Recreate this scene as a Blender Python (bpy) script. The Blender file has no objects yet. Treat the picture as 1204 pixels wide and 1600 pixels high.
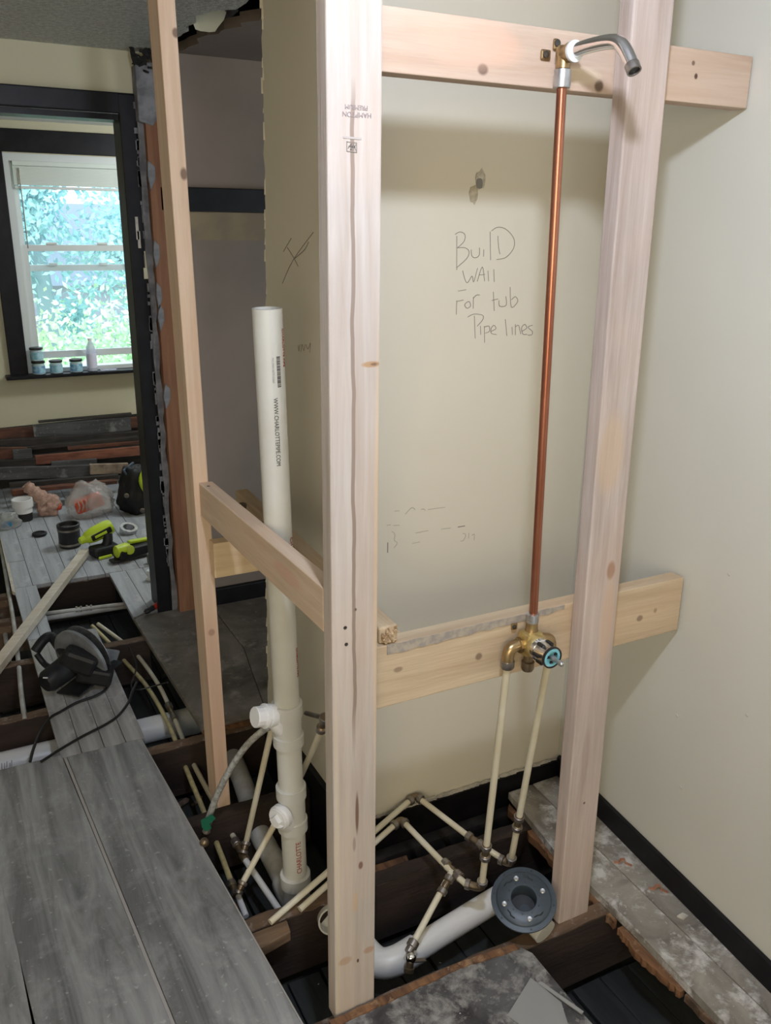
import bpy, bmesh, math, random
from mathutils import Vector, Matrix, noise
random.seed(7)
S = bpy.context.scene
C = S.collection
PI = math.pi

# ---------------------------------------------------------------- camera
cd = bpy.data.cameras.new('camera'); cam = bpy.data.objects.new('camera', cd); C.objects.link(cam)
cd.sensor_fit = 'VERTICAL'; cd.sensor_height = 24.0; cd.lens = 24.0*1340/1600
cd.clip_start = 0.05; cd.clip_end = 200
cam.matrix_world = Matrix(((0.888016, 0.135313, -0.439452, 0.0),
                           (-0.459687, 0.283663, -0.841560, 0.0),
                           (0.010783, 0.949329, 0.314099, 1.55),
                           (0, 0, 0, 1)))
S.camera = cam
# ---------------------------------------------------------------- light
S.view_settings.view_transform = 'Standard'; S.view_settings.look = 'None'
S.view_settings.gamma = 1.0; S.view_settings.use_curve_mapping = False
S.view_settings.exposure = 0.0
w = bpy.data.worlds.new('world'); S.world = w; w.use_nodes = True
bg = w.node_tree.nodes['Background']; bg.inputs[0].default_value = (0.80, 0.92, 1.0, 1); bg.inputs[1].default_value = 2.8

def point(name, loc, power, col, r):
    l = bpy.data.lights.new(name, 'POINT'); l.energy = power; l.color = col; l.shadow_soft_size = r
    o = bpy.data.objects.new(name, l); C.objects.link(o); o.location = loc; return o
def area(name, loc, aim, power, col, sx, sy):
    l = bpy.data.lights.new(name, 'AREA'); l.energy = power; l.color = col; l.shape = 'RECTANGLE'; l.size = sx; l.size_y = sy
    o = bpy.data.objects.new(name, l); C.objects.link(o); o.location = loc
    o.rotation_euler = (Vector(aim)-Vector(loc)).to_track_quat('-Z', 'Y').to_euler(); return o
point('bulb', (0.415, 0.51, 2.075), 41, (0.86, 0.95, 1.16), 0.04)
area('rear_fill', (-0.6, -1.5, 1.35), (0.5, 1.7, 0.4), 48, (1.0, 0.86, 0.62), 1.6, 1.3)  # warm soft fill added behind the camera to lift the shadows
point('far_lamp', (1.65, 4.5, 1.85), 34, (0.92, 0.97, 1.0), 0.10)

# ---------------------------------------------------------------- materials
def newmat(name):
    m = bpy.data.materials.new(name); m.use_nodes = True
    nt = m.node_tree; b = nt.nodes['Principled BSDF']; return m, nt, b
def N(nt, t, **k):
    n = nt.nodes.new(t)
    for a, v in k.items(): setattr(n, a, v)
    return n
def c4(c): return (c[0], c[1], c[2], 1)
def mixc(nt, fac, a, b):
    n = N(nt, 'ShaderNodeMix', data_type='RGBA')
    if isinstance(fac, (int, float)): n.inputs[0].default_value = fac
    else: nt.links.new(fac, n.inputs[0])
    for s, v in ((6, a), (7, b)):
        if isinstance(v, tuple): n.inputs[s].default_value = c4(v)
        else: nt.links.new(v, n.inputs[s])
    return n.outputs[2]
def coords(nt, scale=(1, 1, 1), loc=(0, 0, 0)):
    tc = N(nt, 'ShaderNodeTexCoord'); mp = N(nt, 'ShaderNodeMapping')
    mp.inputs['Scale'].default_value = scale; mp.inputs['Location'].default_value = loc
    nt.links.new(tc.outputs['Object'], mp.inputs[0]); return mp.outputs[0]
def noise_f(nt, vec, scale, detail=4, lo=0.4, hi=0.6, rough=0.55, dist=0.0):
    n = N(nt, 'ShaderNodeTexNoise'); n.inputs['Scale'].default_value = scale; n.inputs['Detail'].default_value = detail
    n.inputs['Roughness'].default_value = rough; n.inputs['Distortion'].default_value = dist
    nt.links.new(vec, n.inputs['Vector'])
    r = N(nt, 'ShaderNodeMapRange'); r.inputs[1].default_value = lo; r.inputs[2].default_value = hi
    nt.links.new(n.outputs['Fac'], r.inputs[0]); return r.outputs[0]
def spot(nt, centre, rad, lo=0.6, hi=1.0):
    # 1 inside an ellipsoid of the object's own space, 0 outside
    tc = N(nt, 'ShaderNodeTexCoord'); s = N(nt, 'ShaderNodeVectorMath', operation='SUBTRACT'); s.inputs[1].default_value = centre
    nt.links.new(tc.outputs['Object'], s.inputs[0])
    d = N(nt, 'ShaderNodeVectorMath', operation='DIVIDE'); d.inputs[1].default_value = rad; nt.links.new(s.outputs[0], d.inputs[0])
    l = N(nt, 'ShaderNodeVectorMath', operation='LENGTH'); nt.links.new(d.outputs[0], l.inputs[0])
    r = N(nt, 'ShaderNodeMapRange'); r.inputs[1].default_value = hi; r.inputs[2].default_value = lo
    nt.links.new(l.outputs['Value'], r.inputs[0]); return r.outputs[0]
def bump(nt, b, fac, strength, dist=0.002):
    n = N(nt, 'ShaderNodeBump'); n.inputs['Strength'].default_value = strength; n.inputs['Distance'].default_value = dist
    nt.links.new(fac, n.inputs['Height']); nt.links.new(n.outputs[0], b.inputs['Normal'])
def plain(name, col, rough=0.5, metal=0.0, col2=None, scale=20, lo=.4, hi=.6, bmp=0.0, stretch=(1, 1, 1), bscale=None, bdist=.002, spec=None):
    m, nt, b = newmat(name)
    b.inputs['Base Color'].default_value = c4(col); b.inputs['Roughness'].default_value = rough; b.inputs['Metallic'].default_value = metal
    if spec is not None: b.inputs['Specular IOR Level'].default_value = spec
    v = coords(nt, stretch)
    if col2:
        f = noise_f(nt, v, scale, 5, lo, hi)
        nt.links.new(mixc(nt, f, col, col2), b.inputs['Base Color'])
    if bmp:
        bump(nt, b, noise_f(nt, v, bscale or scale, 4, .3, .7), bmp, bdist)
    return m
AX = {'x': (2.2, 40, 40), 'y': (40, 2.2, 40), 'z': (40, 40, 2.2)}
def pine(name, axis='z', light=(.72, .56, .40), dark=(.54, .38, .24), knots=True, spots=(), seed=0, streak=None, rough=.75):
    m, nt, b = newmat(name); b.inputs['Roughness'].default_value = rough; b.inputs['Specular IOR Level'].default_value = .25
    v = coords(nt, AX[axis], (seed*3.1, seed*1.7, seed*2.3))
    f = noise_f(nt, v, 1.0, 4, .36, .68, .6, .4)
    col = mixc(nt, f, light, dark)
    fine = noise_f(nt, coords(nt, tuple(a*5 for a in AX[axis])), 1.0, 2, .35, .75)
    col = mixc(nt, N_mul(nt, fine, .28), col, dark)
    big = noise_f(nt, coords(nt, (3, 3, 3), (seed, 0, 0)), 1.0, 2, .45, .65)
    col = mixc(nt, N_mul(nt, big, .35), col, tuple(min(1, a*k) for a, k in zip(light, (1.05, .88, .74))))
    if knots:
        vo = N(nt, 'ShaderNodeTexVoronoi'); vo.inputs['Scale'].default_value = 1.0
        ks = {'x': (3.2, 14, 14), 'y': (14, 3.2, 14), 'z': (14, 14, 3.2)}[axis]
        nt.links.new(coords(nt, ks, (seed*5.3, seed, seed*.7)), vo.inputs['Vector'])
        r = N(nt, 'ShaderNodeMapRange'); r.inputs[1].default_value = .19; r.inputs[2].default_value = .10
        nt.links.new(vo.outputs['Distance'], r.inputs[0])
        col = mixc(nt, N_mul(nt, r.outputs[0], .75), col, (.22, .11, .05))
    for ce, ra, cc, st in spots:
        col = mixc(nt, N_mul(nt, spot(nt, ce, ra), st), col, cc)
    if streak:
        x0, wid, z0, z1 = streak
        tc = N(nt, 'ShaderNodeTexCoord'); sp = N(nt, 'ShaderNodeSeparateXYZ'); nt.links.new(tc.outputs['Object'], sp.inputs[0])
        nz = N(nt, 'ShaderNodeTexNoise'); nz.inputs['Scale'].default_value = 1.0; nz.inputs['Detail'].default_value = 3
        nt.links.new(coords(nt, (1, 1, 4.5)), nz.inputs['Vector'])
        a = N(nt, 'ShaderNodeMath', operation='MULTIPLY_ADD'); nt.links.new(nz.outputs['Fac'], a.inputs[0]); a.inputs[1].default_value = .022; a.inputs[2].default_value = x0-.011
        s = N(nt, 'ShaderNodeMath', operation='SUBTRACT'); nt.links.new(sp.outputs[0], s.inputs[0]); nt.links.new(a.outputs[0], s.inputs[1])
        ab = N(nt, 'ShaderNodeMath', operation='ABSOLUTE'); nt.links.new(s.outputs[0], ab.inputs[0])
        r = N(nt, 'ShaderNodeMapRange'); r.inputs[1].default_value = wid*1.15; r.inputs[2].default_value = wid*.75; nt.links.new(ab.outputs[0], r.inputs[0])
        zr = N(nt, 'ShaderNodeMapRange'); zr.inputs[1].default_value = z0; zr.inputs[2].default_value = z0+.12; nt.links.new(sp.outputs[2], zr.inputs[0])
        zt = N(nt, 'ShaderNodeMapRange'); zt.inputs[1].default_value = z1; zt.inputs[2].default_value = z1-.05; nt.links.new(sp.outputs[2], zt.inputs[0])
        m1 = N(nt, 'ShaderNodeMath', operation='MULTIPLY'); nt.links.new(r.outputs[0], m1.inputs[0]); nt.links.new(zr.outputs[0], m1.inputs[1])
        m2 = N(nt, 'ShaderNodeMath', operation='MULTIPLY'); nt.links.new(m1.outputs[0], m2.inputs[0]); nt.links.new(zt.outputs[0], m2.inputs[1])
        col = mixc(nt, N_mul(nt, m2.outputs[0], .85), col, (.25, .185, .145))
    nt.links.new(col, b.inputs['Base Color'])
    bump(nt, b, fine, .25, .001)
    return m
def N_mul(nt, s, k):
    n = N(nt, 'ShaderNodeMath', operation='MULTIPLY'); nt.links.new(s, n.inputs[0]); n.inputs[1].default_value = k; return n.outputs[0]
def aged(name, base, dark, pale, axis='y', pale_amt=.8, scale=9, rough=.7, plo=.56, phi=.66, bmp=.4):
    # worn floor stuff: base colour, long dark figure and scattered pale chips
    m, nt, b = newmat(name); b.inputs['Roughness'].default_value = rough; b.inputs['Specular IOR Level'].default_value = .3
    st = {'x': (.35, 3, 3), 'y': (3, .35, 3), 'z': (3, 3, .35), 'n': (1, 1, 1)}[axis]
    f = noise_f(nt, coords(nt, st), scale*.6, 6, .38, .66, .62, .8)
    col = mixc(nt, f, base, dark)
    g = noise_f(nt, coords(nt), scale, 7, plo, phi, .68, .2)
    col = mixc(nt, N_mul(nt, g, pale_amt), col, pale)
    if axis != 'n':
        sk = {'x': (.9, 13, 13), 'y': (13, .9, 13)}.get(axis, (1, 1, 1))
        k = noise_f(nt, coords(nt, sk, (3.3, 1.7, 0)), 1.0, 5, .53, .68, .6, 1.2); col = mixc(nt, N_mul(nt, k, .75), col, dark)
    h = noise_f(nt, coords(nt), 60, 2, .66, .72, .5)
    col = mixc(nt, N_mul(nt, h, .45), col, pale)
    nt.links.new(col, b.inputs['Base Color']); bump(nt, b, g, bmp, .002)
    return m

CREAM = (.745, .695, .575)
M = {}
M['wall'] = plain('cream_paint', CREAM, .55, 0, (.73, .68, .56), 3, bmp=.12, bscale=35, bdist=.001)
M['wall_right'] = plain('cream_paint_right', (.68, .67, .60), .5, 0, (.665, .655, .585), 3, bmp=.12, bscale=25, bdist=.001)
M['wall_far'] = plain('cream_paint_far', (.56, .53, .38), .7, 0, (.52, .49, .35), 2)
M['closet'] = plain('mauve_paint', (.22, .18, .155), .8, 0, (.28, .225, .19), 1.6)
M['closet_ceiling'] = plain('brown_ceiling', (.16, .125, .10), .9, 0, (.19, .15, .12), 3)
M['gloss_black'] = plain('black_gloss_paint', (.006, .006, .008), .42, 0, (.010, .010, .012), 15, spec=.22)
M['black_wood'] = plain('black_wood', (.014, .013, .013), .55, 0, (.04, .035, .03), 14, .5, .7, bmp=.3, bscale=40)
M['plaster'] = plain('torn_plaster', (.60, .56, .48), .9, 0, (.42, .40, .36), 40, bmp=.8, bscale=90)
M['grey_plaster'] = plain('grey_plaster', (.22, .22, .23), .9, 0, (.12, .12, .13), 18, bmp=.9, bscale=40)
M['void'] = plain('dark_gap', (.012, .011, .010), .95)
M['ceiling'] = plain('textured_ceiling', (.80, .80, .74), .32, 0, (.58, .58, .53), 60, bmp=1.0, bscale=75, bdist=.03)
M['white'] = plain('white_paint', (.75, .77, .76), .5)
M['trimwhite'] = plain('vinyl_white', (.62, .66, .66), .45)
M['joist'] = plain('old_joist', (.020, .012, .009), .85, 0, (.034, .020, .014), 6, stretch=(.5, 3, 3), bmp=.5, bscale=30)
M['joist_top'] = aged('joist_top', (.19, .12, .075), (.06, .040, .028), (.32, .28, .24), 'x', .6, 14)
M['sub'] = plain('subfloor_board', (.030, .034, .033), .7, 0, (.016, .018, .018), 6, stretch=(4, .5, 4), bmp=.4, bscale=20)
M['lam'] = aged('grey_laminate', (.345, .35, .35), (.115, .115, .115), (.50, .50, .50), 'y', .4, 7, .5, .5, .68)
M['lam_edge'] = plain('laminate_edge', (.38, .36, .34), .8)
M['far_plank'] = aged('whitewashed_plank', (.42, .44, .47), (.27, .28, .30), (.56, .57, .59), 'y', .55, 7, .6)
M['walk_plank'] = aged('walk_plank', (.46, .455, .45), (.20, .195, .19), (.62, .61, .60), 'y', .5, 6, .6)
M['dark_tile'] = aged('dirty_dark_floor', (.24, .215, .185), (.08, .07, .06), (.40, .36, .32), 'n', .6, 6, .6)
M['patch'] = aged('marbled_patch', (.12, .12, .125), (.035, .033, .035), (.34, .33, .31), 'n', .9, 16, .36, .48, .62)
M['strip'] = aged('scraped_floor', (.36, .335, .285), (.15, .13, .115), (.66, .64, .61), 'n', .9, 13, .7, .5, .62, .8)
M['rust'] = aged('broken_orange_wood', (.25, .125, .06), (.07, .035, .022), (.42, .28, .16), 'y', .5, 16)
M['brown_stud'] = pine('old_brown_stud', 'z', (.27, .135, .075), (.17, .075, .042), seed=4)
M['pvc'] = plain('white_pvc', (.66, .66, .62), .32, 0, (.60, .59, .53), 4)
M['pvc_fit'] = plain('pvc_fitting', (.62, .62, .59), .35)
M['pvc_bright'] = plain('bright_white_pvc', (.80, .80, .80), .35)
M['pvc_old'] = plain('dusty_pvc', (.52, .53, .52), .5, 0, (.36, .34, .30), 9)
M['pex'] = plain('cream_pex', (.70, .66, .54), .4, 0, (.64, .58, .43), 8)
M['pex_print'] = plain('pex_yellow', (.62, .53, .26), .4, 0, (.45, .38, .2), 30)
M['brass'] = plain('brass', (.46, .33, .17), .33, .9, (.33, .23, .12), 20)
M['rough_brass'] = plain('cast_brass', (.62, .48, .20), .42, .75, (.50, .36, .15), 30, bmp=.3, bscale=80)
M['dark_brass'] = plain('tarnished_brass', (.20, .15, .10), .38, .85, (.30, .23, .15), 25)
M['collar'] = plain('steel_collar', (.34, .31, .28), .35, .8, (.22, .19, .17), 20)
M['copper'] = plain('copper', (.46, .19, .12), .28, .9, (.30, .10, .06), 3, stretch=(1, 1, .6))
M['chrome'] = plain('chrome', (.82, .82, .84), .17, 1.0)
M['galv'] = plain('galvanised', (.55, .56, .57), .35, .9, (.40, .41, .42), 60)
M['cyan'] = plain('cyan_plastic', (.20, .52, .62), .4)
M['darkring'] = plain('black_rubber', (.012, .012, .013), .45)
M['flange'] = plain('slate_abs', (.036, .050, .066), .38, 0, (.044, .060, .076), 12)
M['flange_dark'] = plain('slate_abs_dark', (.012, .016, .022), .5)
M['ink'] = plain('pencil', (.24, .21, .18), .9)
M['faint'] = plain('faint_pencil', (.48, .43, .35), .9)
M['red_ink'] = plain('red_ink', (.36, .075, .05), .7)
M['black_ink'] = plain('black_ink', (.05, .05, .055), .7)
M['stamp'] = plain('stamp_ink', (.28, .23, .23), .8)
M['green_tag'] = plain('green_tag', (.01, .13, .07), .5)
M['braid'] = plain('braided_hose', (.55, .56, .54), .25, .3, (.32, .32, .3), 90)
M['lime'] = plain('lime_plastic', (.50, .66, .03), .4)
M['charcoal'] = plain('charcoal_plastic', (.010, .011, .013), .5, 0, (.015, .016, .018), 30, spec=.3)
M['grey_plastic'] = plain('grey_plastic', (.12, .13, .13), .5)
M['alu'] = plain('cast_aluminium', (.34, .36, .38), .4, .5, (.25, .26, .28), 20)
M['red'] = plain('red_plastic', (.50, .04, .03), .4)
M['lath'] = pine('new_white_pine', 'x', (.62, .58, .50), (.50, .44, .36), knots=False, seed=2)
M['screw'] = plain('screw', (.10, .095, .09), .4, .8)
M['copper_strap'] = plain('copper_strap', (.50, .24, .15), .5, .4)
M['label_blue'] = plain('blue_label', (.10, .26, .46), .5, 0, (.35, .6, .7), 40)
M['label_teal'] = plain('teal_label', (.16, .40, .50), .5, 0, (.4, .62, .7), 30)
M['pink'] = plain('pink_mesh_bag', (.36, .22, .17), .7, 0, (.52, .34, .27), 45, bmp=.8)
M['orange_red'] = plain('orange_red_pack', (.62, .09, .04), .5)
M['blind'] = plain('blind_slat', (.62, .68, .64), .5)
def clear(name, col, rough, alpha):
    m, nt, b = newmat(name); b.inputs['Base Color'].default_value = c4(col); b.inputs['Roughness'].default_value = rough
    b.inputs['Alpha'].default_value = alpha; return m
M['film'] = clear('clear_film', (.62, .58, .55), .25, .38)
M['bottle'] = clear('clear_bottle', (.62, .66, .80), .15, .6)
M['jarglass'] = clear('jar_glass', (.55, .70, .80), .12, .65)
M['sheet'] = clear('clear_sheet', (.50, .51, .50), .18, .45)
def glassmat():
    m, nt, b = newmat('window_glass'); b.inputs['Base Color'].default_value = (.62, .85, .95, 1); b.inputs['Roughness'].default_value = .05
    b.inputs['Alpha'].default_value = .10; b.inputs['IOR'].default_value = 1.3
    return m
M['glass'] = glassmat()

# ---------------------------------------------------------------- helpers
def link(name, bm, mat, parent=None, smooth=False, base=None):
    me = bpy.data.meshes.new(name)
    bmesh.ops.recalc_face_normals(bm, faces=bm.faces[:])
    vs = [v.co for v in bm.verts]
    lo = Vector((min(v.x for v in vs), min(v.y for v in vs), min(v.z for v in vs)))
    hi = Vector((max(v.x for v in vs), max(v.y for v in vs), max(v.z for v in vs)))
    org = Vector(base) if base is not None else Vector(((lo.x+hi.x)/2, (lo.y+hi.y)/2, lo.z))
    bmesh.ops.translate(bm, verts=bm.verts[:], vec=-org)
    bm.to_mesh(me); bm.free()
    for m in (mat if isinstance(mat, (list, tuple)) else [mat]): me.materials.append(m)
    if smooth:
        for p in me.polygons: p.use_smooth = True
        me.set_sharp_from_angle(angle=math.radians(40))
    o = bpy.data.objects.new(name, me); C.objects.link(o)
    if parent is not None:
        o.parent = parent
        pw = Vector((0, 0, 0)); p = parent
        while p is not None: pw = pw + Vector(p.location); p = p.parent
        o.location = org - pw
    else: o.location = org
    return o
def tag(o, label=None, cat=None, group=None, kind=None):
    if label: o['label'] = label
    if cat: o['category'] = cat
    if group: o['group'] = group
    if kind: o['kind'] = kind
    return o
def thing(name, loc, label=None, cat=None, group=None, kind=None):
    o = bpy.data.objects.new(name, None); C.objects.link(o); o.location = loc; o.empty_display_size = .05
    return tag(o, label, cat, group, kind)
def abox(bm, x0, x1, y0, y1, z0, z1, bev=0.0, mat=0):
    vs = [bm.verts.new(p) for p in ((x0,y0,z0),(x1,y0,z0),(x1,y1,z0),(x0,y1,z0),(x0,y0,z1),(x1,y0,z1),(x1,y1,z1),(x0,y1,z1))]
    fs = [bm.faces.new([vs[i] for i in q]) for q in ((0,3,2,1),(4,5,6,7),(0,1,5,4),(1,2,6,5),(2,3,7,6),(3,0,4,7))]
    for f in fs: f.material_index = mat
    if bev: bmesh.ops.bevel(bm, geom=list({e for f in fs for e in f.edges}), offset=bev, segments=2, affect='EDGES', profile=.5)
    return vs
def hexa(bm, bottom, top, bev=0.0):
    b = [bm.verts.new(p) for p in bottom]; t = [bm.verts.new(p) for p in top]; n = len(b)
    fs = [bm.faces.new(b[::-1]), bm.faces.new(t)] + [bm.faces.new((b[i], b[(i+1) % n], t[(i+1) % n], t[i])) for i in range(n)]
    if bev: bmesh.ops.bevel(bm, geom=list({e for f in fs for e in f.edges}), offset=bev, segments=2, affect='EDGES', profile=.5)
def prism(bm, poly, z0, z1, bev=0.0):
    hexa(bm, [(p[0], p[1], z0) for p in poly], [(p[0], p[1], z1) for p in poly], bev)
def bar(bm, a, b, wid, hei, bev=0.0, up=(0, 0, 1)):
    a = Vector(a); b = Vector(b); d = (b-a).normalized(); u = Vector(up)
    s = d.cross(u).normalized(); u = s.cross(d).normalized()
    q = lambda c: [c+s*wid/2*i+u*hei/2*j for i, j in ((-1,-1),(1,-1),(1,1),(-1,1))]
    hexa(bm, q(a), q(b), bev)
def frame_of(d):
    d = d.normalized(); u = Vector((0, 0, 1)) if abs(d.z) < .9 else Vector((1, 0, 0))
    s = d.cross(u).normalized(); return s, s.cross(d).normalized()
def smooth_path(pts, n=6):
    P = [Vector(p) for p in pts]
    if len(P) < 3: return P
    out = []
    for i in range(len(P)-1):
        p0 = P[max(i-1, 0)]; p1 = P[i]; p2 = P[i+1]; p3 = P[min(i+2, len(P)-1)]
        for k in range(n):
            t = k/n
            out.append(.5*((2*p1)+(p2-p0)*t+(2*p0-5*p1+4*p2-p3)*t*t+(3*p1-p0-3*p2+p3)*t*t*t))
    out.append(P[-1]); return out
def tube(bm, pts, r, seg=14, caps=True, radii=None):
    P = [Vector(p) for p in pts]; rings = []
    s = None
    for i, p in enumerate(P):
        d = (P[min(i+1, len(P)-1)]-P[max(i-1, 0)])
        if s is None: s, u = frame_of(d)
        else:
            dn = d.normalized(); s = (s - dn*s.dot(dn)).normalized(); u = s.cross(dn)
        rr = radii[i] if radii else r
        rings.append([bm.verts.new(p+(s*math.cos(2*PI*k/seg)+u*math.sin(2*PI*k/seg))*rr) for k in range(seg)])
    for a, b in zip(rings, rings[1:]):
        for k in range(seg): bm.faces.new((a[k], a[(k+1) % seg], b[(k+1) % seg], b[k]))
    if caps: bm.faces.new(rings[0][::-1]); bm.faces.new(rings[-1])
def lathe(bm, origin, axis, prof, seg=24, closed=True):
    # prof: (distance along axis, radius)
    o = Vector(origin); d = Vector(axis).normalized(); s, u = frame_of(d); rings = []
    for h, r in prof:
        if r < 1e-6: rings.append([bm.verts.new(o+d*h)])
        else: rings.append([bm.verts.new(o+d*h+(s*math.cos(2*PI*k/seg)+u*math.sin(2*PI*k/seg))*r) for k in range(seg)])
    for a, b in zip(rings, rings[1:]):
        for k in range(seg):
            if len(a) == 1 and len(b) == 1: continue
            if len(a) == 1: bm.faces.new((a[0], b[(k+1) % seg], b[k]))
            elif len(b) == 1: bm.faces.new((a[k], a[(k+1) % seg], b[0]))
            else: bm.faces.new((a[k], a[(k+1) % seg], b[(k+1) % seg], b[k]))
    if closed:
        if len(rings[0]) > 1: bm.faces.new(rings[0][::-1])
        if len(rings[-1]) > 1: bm.faces.new(rings[-1])
def B(): return bmesh.new()
def box_obj(name, x0, x1, y0, y1, z0, z1, mat, parent=None, bev=0.0):
    bm = B(); abox(bm, x0, x1, y0, y1, z0, z1, bev); return link(name, bm, mat, parent)
def ragged(pts, amp, n, rnd):
    # splits a polyline and jitters it sideways: torn edges
    out = []
    for a, b in zip(pts, pts[1:]):
        a = Vector(a); b = Vector(b); nrm = Vector((-(b-a).y, (b-a).x)).normalized()
        for k in range(n):
            t = k/n; out.append(a.lerp(b, t)+nrm*rnd.uniform(-amp, amp)*(0 if k == 0 else 1))
    out.append(Vector(pts[-1])); return out
def ribbon(strokes, fn, wid, name, mat, parent, lift=.0006):
    bm = B()
    for st in strokes:
        st = [Vector(p) for p in smooth_path([(p[0], p[1], 0) for p in st], 4)]
        for a, b in zip(st, st[1:]):
            d = (b-a)
            if d.length < 1e-6: continue
            n = Vector((-d.y, d.x, 0)).normalized()*wid/2; e = d.normalized()*wid*.3
            q = [a-e-n, b+e-n, b+e+n, a-e+n]
            lo = [bm.verts.new(fn(p.x, p.y, 0.0)) for p in q]; hi = [bm.verts.new(fn(p.x, p.y, lift)) for p in q]
            bm.faces.new(hi); bm.faces.new(lo[::-1])
            for i in range(4): bm.faces.new((lo[i], lo[(i+1) % 4], hi[(i+1) % 4], hi[i]))
    return link(name, bm, mat, parent)
def text_obj(name, body, size, fn, mat, parent, xs=1.0):
    cu = bpy.data.curves.new(name, 'FONT'); cu.body = body; cu.size = size; cu.align_x = 'CENTER'; cu.align_y = 'CENTER'
    to = bpy.data.objects.new(name, cu); C.objects.link(to)
    dg = bpy.context.evaluated_depsgraph_get(); me = bpy.data.meshes.new_from_object(to.evaluated_get(dg))
    bpy.data.objects.remove(to)
    bm = B(); bm.from_mesh(me); bpy.data.meshes.remove(me)
    bmesh.ops.triangulate(bm, faces=bm.faces[:])
    long = [e for e in bm.edges if e.calc_length() > size*.35]
    if long: bmesh.ops.subdivide_edges(bm, edges=long, cuts=1)
    r = bmesh.ops.extrude_face_region(bm, geom=bm.faces[:])
    up = {v for v in r['geom'] if isinstance(v, bmesh.types.BMVert)}
    for v in bm.verts: v.co = Vector(fn(v.co.x*xs, v.co.y, .0006 if v in up else .0))
    return link(name, bm, mat, parent)
def stud(name, x0, x1, y0, y1, z0, z1, mat, top_dx=0.0, parent=None, bev=.003):
    bm = B()
    hexa(bm, [(x0,y0,z0),(x1,y0,z0),(x1,y1,z0),(x0,y1,z0)], [(x0+top_dx,y0,z1),(x1+top_dx,y0,z1),(x1+top_dx,y1,z1),(x0+top_dx,y1,z1)], bev)
    return link(name, bm, mat, parent)
rx = lambda y: 1.335+.09*y          # face of the right wall

# ================================================================ SETTING
ZC = 2.13
rnd = random.Random(3)
# wall with the note: solid corner box, note face at Y 1.72, short return at X 0.82
wb = thing('wall_back', (1.1, 1.72, 0), kind='structure')
bm = B(); prism(bm, [(.82,1.72),(1.56,1.72),(1.56,1.82),(.92,1.82)], -.2, ZC); link('plaster_face', bm, M['wall'], wb)
wr = thing('wall_left_return', (.82, 1.9, 0), kind='structure')
edge = ragged([(2.405, -.2), (2.375, .50), (2.315, 1.0), (2.285, 1.45), (2.27, 1.75), (2.25, ZC)], .007, 14, rnd)
bm = B()
poly = [(1.722, ZC), (1.722, -.2)] + [tuple(p) for p in edge]
hexa(bm, [(.82, p[0], p[1]) for p in poly], [(.835, p[0], p[1]) for p in poly]); link('drywall_sheet', bm, M['wall'], wr)
bm = B(); abox(bm, .835, .92, 1.82, 2.24, -.2, ZC); link('wall_core', bm, M['grey_plaster'], wr)
bm = B()
for i in range(60):
    p = edge[rnd.randrange(8, len(edge)-1)]
    a = rnd.uniform(.002, .006); bar(bm, (.819, p[0]-a*.3, p[1]-a*3), (.822, p[0]+rnd.uniform(-.004, .006), p[1]+a*rnd.uniform(2, 6)), a, a*.7)
o = link('torn_paper', bm, M['wall'], wr); o['kind'] = 'stuff'
bm = B(); prism(bm, [(rx(-1.6), -1.6), (rx(1.80), 1.80), (rx(1.8)+.1, 1.80), (rx(-1.6)+.1, -1.6)], -.2, ZC)
tag(link('wall_right', bm, M['wall_right']), kind='structure')
# room behind and left of the camera
tag(box_obj('wall_left', -1.75, -1.65, -1.7, 3.5, -.2, ZC, M['wall']), kind='structure')
tag(box_obj('wall_rear', -1.75, rx(-1.6)+.1, -1.7, -1.6, -.2, ZC, M['wall']), kind='structure')
# ceiling: textured part with a torn right edge, dark gap, plain closet part
bm = B()
tear = ragged([(.80, 3.5), (.835, 3.06), (.80, 2.76), (.88, 2.6), (.89, 2.2), (1.0, 1.86), (1.0, 1.72)], .018, 7, rnd)
poly = [(-1.75, -1.7), (rx(-1.6)+.1, -1.7), (rx(1.72)+.1, 1.72)] + [tuple(p) for p in tear[::-1]] + [(-1.75, 3.5)]
prism(bm, poly, ZC, ZC+.03); tag(link('ceiling', bm, M['ceiling']), kind='structure')
bm = B()
tear2 = ragged([(.90, 3.5), (.905, 3.0), (.96, 2.75), (.99, 2.5), (1.12, 2.2), (1.15, 1.8)], .02, 7, rnd)
prism(bm, [tuple(p) for p in tear2]+[(2.2, 1.8), (2.2, 3.5)], ZC, ZC+.03); tag(link('ceiling_closet', bm, M['closet_ceiling']), kind='structure')
bm = B(); abox(bm, -1.75, 2.4, -1.75, 5.75, ZC+.16, ZC+.2); abox(bm, -1.80, -1.75, -1.75, 5.75, ZC, ZC+.2); abox(bm, 2.35, 2.4, -1.75, 5.75, ZC, ZC+.2); abox(bm, -1.75, 2.4, 3.5, 3.54, ZC-.04, ZC+.2)  # near-black tray over the gap, sides added to block sky light
tag(link('ceiling_void', bm, M['void']), kind='structure')
# flap of torn drywall hanging in the gap
bm = B(); c0 = Vector((0.862, 2.860, 2.149))
ring = [c0+Vector((math.cos(a)*.055*(1+.25*math.sin(3*a)), -.02*math.sin(a), math.sin(a)*.042*(1+.2*math.cos(2*a)))) for a in [i*2*PI/14 for i in range(14)]]
hexa(bm, ring, [p+Vector((.004, .012, .004)) for p in ring])
tag(link('trim_1', bm, M['wall_far']), kind='structure')
bm = B(); c0 = Vector((0.922, 2.900, 2.187))
ring = [c0+Vector((math.cos(a)*.045*(1+.3*math.sin(2*a+1)), 0, math.sin(a)*.03)) for a in [i*2*PI/12 for i in range(12)]]
hexa(bm, ring, [p+Vector((.004, .015, .004)) for p in ring])
tag(link('trim_2', bm, M['grey_plaster']), kind='structure')

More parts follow.
